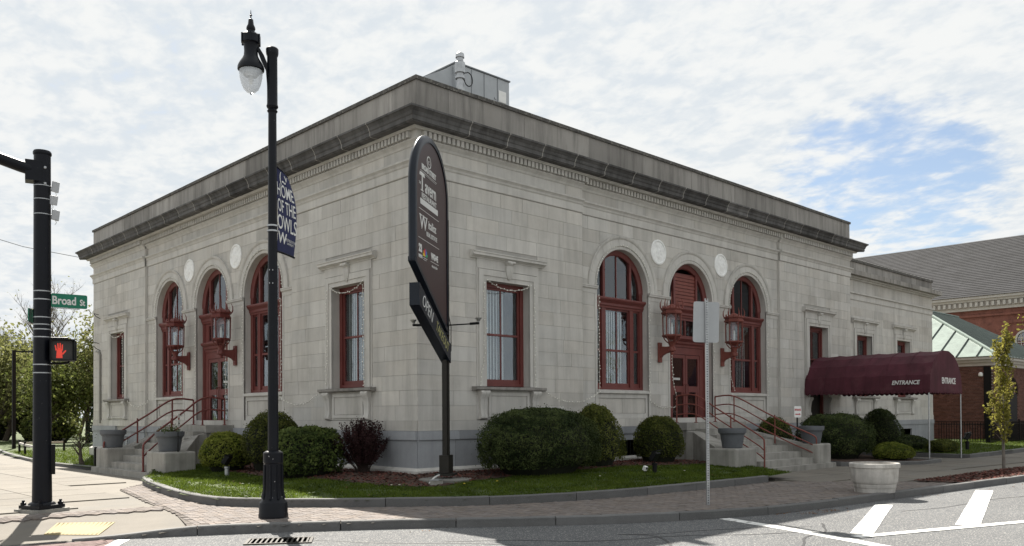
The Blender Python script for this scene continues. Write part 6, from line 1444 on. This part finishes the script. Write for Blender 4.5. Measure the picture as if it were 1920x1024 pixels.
MB().add([(-.02, .2, 1.46), (-.02, 2.65, 1.46), (-1.0, 2.65, 1.92), (-1.0, .2, 1.92)], [(0, 1, 2, 3)]).build('intake_screen', WHITE, RT)
VS = empty('vent_mast', (2.15, .75, 9.6), 'galvanised vent pipe with coiled cable on the roof edge', 'vent pipe')
MB().lathe((0, 0, 0), [(.09, 0), (.09, 1.55), (.14, 1.56), (.14, 1.62), (.10, 1.64), (.10, 1.72), (.15, 1.73), (.15, 2.02), (.10, 2.06), (.10, 2.16), (.13, 2.17), (.12, 2.28), (.05, 2.34), (.01, 2.35)], 14).build('pipe', STEEL, VS, smooth=35)
MB().tube([Vector((.14, 0, 1.8))]+[Vector((.30+.16*math.cos(t), -.02, 1.62+.20*math.sin(t))) for t in np.linspace(2.2, -3.4, 14)], .016, 5).build('cable', BLK2, VS); MB().lathe((.16, .1, 0), [(.07, 0), (.07, 1.75), (.01, 1.76)], 10).build('short_pipe', STEEL, VS)

# ------------------------------------------------------------------ strings of small lights on the fronts
def lights(label, face, paths, v=.085):
    base = Vector(TF[face](*paths[0][0][:1], v, paths[0][0][1])); r = empty('string_light', base, label, 'string lights', 'strings of small white lights')
    w = MB(); b = MB()
    for p in paths:
        P = catmull([np.array(TF[face](u, v+(q[0] if q else 0), z)) for (u, z, *q) in p], 5); w.tube([Vector(x)-base for x in P], .0075, 4)
        Q = resample(P, .115)
        for x in Q: b.box(Vector(x)-base+Vector((rng.gauss(0, .018), rng.gauss(0, .018), rng.gauss(0, .012))), (.022, .022, .032), rz=rng.random()*3, rx=rng.random())
    w.build('wire', WIRE, r); tag(b.build('bulb', BULB, r), kind='stuff'); return r
def drape(a, b, sag): return [(a[0]+(b[0]-a[0])*t, a[1]+(b[1]-a[1])*t-sag*4*t*(1-t)) for t in (0, .2, .4, .6, .8, 1)]
lights('string of small lights framing the window right of the tavern sign', 'R', [drape((2.40, 5.30), (4.18, 5.30), .22), [(4.30, 5.25), (4.31, 3.8), (4.32, 2.32)], [(2.15, 2.32), (2.2, 2.75), (2.30, 3.2), (2.29, 5.2)]])
lights('drooping string of small lights above the big dark shrub', 'R', [drape((4.62, 2.22), (7.28, 2.2), .35)])
lights('string of small lights around the first arch of the right front', 'R', [[(7.42, 2.25), (7.40, 3.5), (7.41, 5.35)], [(10.02+.06, 2.0), (10.09, 3.6), (10.09, 5.3)], [(8.72+1.42*math.cos(t), ZS+.06+1.42*math.sin(t)) for t in np.linspace(0, math.pi, 14)], drape((10.12, 1.95), (11.25, 1.75), .14)], -.06)
lights('tangled string of small lights hanging beside the louvered doorway', 'R', [[(11.38, 4.6), (11.40, 3.4), (11.46, 2.6), (11.62, 2.15), (11.58, 1.75), (11.3, 1.72)], [(14.05, 5.2), (14.05, 3.6), (14.07, 2.0)]], -.06)
lights('string of small lights on the third arch of the right front', 'R', [[(15.22, 4.4), (15.2, 3.4), (15.24, 2.9), (15.5, 2.36)], [(18.03, 2.2), (18.04, 3.6), (18.03, 5.2)], [(16.62+1.42*math.cos(t), ZS+.06+1.42*math.sin(t)) for t in np.linspace(0, math.pi, 14)]], -.06)
lights('string of small lights framing the window left of the building corner', 'L', [drape((2.40, 5.30), (4.18, 5.30), .24), [(2.42, 5.2), (2.40, 4.0), (2.42, 3.2), (2.36, 2.34)], [(4.33, 5.2), (4.34, 3.8), (4.35, 2.36)]])
lights('drooping string of small lights behind the leafy hedge shrub', 'L', [drape((4.7, 2.2), (7.3, 2.15), .33)])
lights('string of small lights around the nearest arch of the left front', 'L', [[(7.42, 2.25), (7.40, 3.5), (7.41, 5.35)], [(10.08, 2.3), (10.09, 3.6), (10.09, 5.3)], [(8.72+1.42*math.cos(t), ZS+.06+1.42*math.sin(t)) for t in np.linspace(0, math.pi, 14)]], -.06)
lights('string of small lights around the left front doorway arch', 'L', [[(11.40, 1.6), (11.42, 3.0), (11.40, 5.4)], [(14.05, 2.0), (14.05, 3.6), (14.05, 5.3)], [(12.68+1.42*math.cos(t), ZS+.06+1.42*math.sin(t)) for t in np.linspace(0, math.pi, 14)]], -.06)
lights('string of small lights around the farthest arch of the left front', 'L', [[(15.34, 2.4), (15.34, 3.6), (15.33, 5.3)], [(18.03, 2.2), (18.04, 3.6), (18.03, 5.3)], [(16.62+1.42*math.cos(t), ZS+.06+1.42*math.sin(t)) for t in np.linspace(0, math.pi, 14)]], -.06)
lights('string of small lights on the farthest left window, drooping towards the stairs', 'L', [drape((21.33, 5.28), (23.07, 5.28), .22), [(21.36, 5.1), (21.37, 3.8), (21.34, 2.35)], drape((21.0, 2.25), (18.3, 2.2), .3)])
SC_ = empty('service_conduit', (-.06, 24.4, 1.2), 'grey electric conduit with brackets rising up the far end of the left front', 'conduit')
MB().tube([(0, 0, .0), (0, 0, 3.2), (0, .12, 3.35), (0, .5, 3.4)], .05, 8).build('pipe', M('grey_conduit', (.25, .24, .22), .6, .1), SC_)
for z, s_ in ((3.4, 1), (3.75, -1), (4.9, 1), (5.1, -1)): MB().tube([(-.02, -.1*s_, z), (-.28, -.3*s_, z+.08), (-.40, -.34*s_, z+.2)], .016, 5).build('bracket', BLK2, SC_); MB().lathe((-.40, -.34*s_, z+.18), [(.02, 0), (.05, .03), (.05, .08), (.02, .1)], 8).build('insulator', WHITE, SC_)
UW = empty('overhead_cable', (-6.5, 27, 12.0), 'thin overhead cable crossing the sky behind the signal pole', 'cable')
MB().tube([(-14, -2, .15), (-3, 4, -.1), (8, 17, .6), (25, 34, 2.6)], .02, 5).build('wire', BLK2, UW)

# ------------------------------------------------------------------ far left: lamp, rail fence, cycle rack
FL = empty('area_lamp', (-.3, 38.6, -.35), 'thin black square lamp post with a flat head, far down the pavement', 'street lamp')
MB().b2((-.09, -.09, 0), (.09, .09, 5.8)).build('pole', BLK2, FL); m = MB(); m.tube([(0, 0, 5.72), (1.0, -.27, 5.74)], .045, 6); m.build('arm', BLK2, FL); MB().box((1.25, -.33, 5.70), (.85, .30, .10), rz=-.26).build('head', BLK2, FL)
for j, (pts, lb) in enumerate((([(-2.95, 15.9), (-2.4, 17.6), (-1.4, 18.3), (-.2, 18.2)], 'low black post fence with pale rails beside the near far-lawn corner'), ([(-2.75, 24.5), (-2.2, 28.5), (-1.6, 32), (.6, 32.2)], 'low black post fence with pale rails farther along the lawn'))):
    f = empty('low_fence', (pts[0][0], pts[0][1], -.38), lb, 'fence', 'low fences around the far lawn'); P0_ = Vector((pts[0][0], pts[0][1], 0))
    for p in pts: q = Vector((p[0], p[1], 0))-P0_; piece('post', BLK2, (q.x, q.y, .33), (.09, .09, .72), f)
    for a, b in zip(pts, pts[1:]):
        a_ = Vector((a[0], a[1], 0))-P0_; b_ = Vector((b[0], b[1], 0))-P0_; c_ = (a_+b_)/2; piece('rail', M('pale_rail', (.50, .48, .44), .7, .1), (c_.x, c_.y, .52), ((b_-a_).length-.08, .05, .10), f, rz=math.atan2((b_-a_).y, (b_-a_).x))
CR = empty('cycle_rack', (-.9, 20.5, -.38), 'grey metal rack of upright bars on the far lawn', 'rack')
for k in range(9): piece('bar', STEEL, (k*.16, k*.05, .5), (.05, .05, 1.0), CR)
for z in (.12, .98): piece('rail', STEEL, (.64, .2, z), (1.42, .06, .06), CR, rz=.3)
tree((-2.9, 17.5, -.36), 1.35, .7, 'small crooked dark-trunked tree by the low rail fence', BGTREE2, 160, .08, None, .10, levels=2, seed=51, sig=.12, lean=(-.35, .1), low=.35, kids=3)

Q = scat(LAWNV, 520); Q = Q[~inpoly(Q[:, 0], Q[:, 1], MB1)]; Q = Q[np.array([mnoise.noise(Vector((x*1.1, y*1.1, 8))) > .02 for x, y in Q])]
C = []
for x, y in Q:
    z = float(lawn_z(np.array([x]), np.array([y]))[0])
    for k in range(7): C.append((x+rng.gauss(0, .035), y+rng.gauss(0, .035), z+.045+rng.random()*.03))
leaves('weeds', C, nrng.uniform(.04, .075, len(C)), leaf_mat('weed_leaf', (.035, .06, .012), (.075, .11, .028), .3), kind='stuff', nrm=np.tile([0, 0, 1.], (len(C), 1)), jit=.6, aspect=.8)
Q = scat(LAWNV, 60); leaves('lawn_litter', np.stack([Q[:, 0], Q[:, 1], lawn_z(Q[:, 0], Q[:, 1])+.06], 1), .06, MATS['dead_leaf'], kind='stuff', nrm=np.tile([0, 0, 1.], (len(Q), 1)), jit=.5)
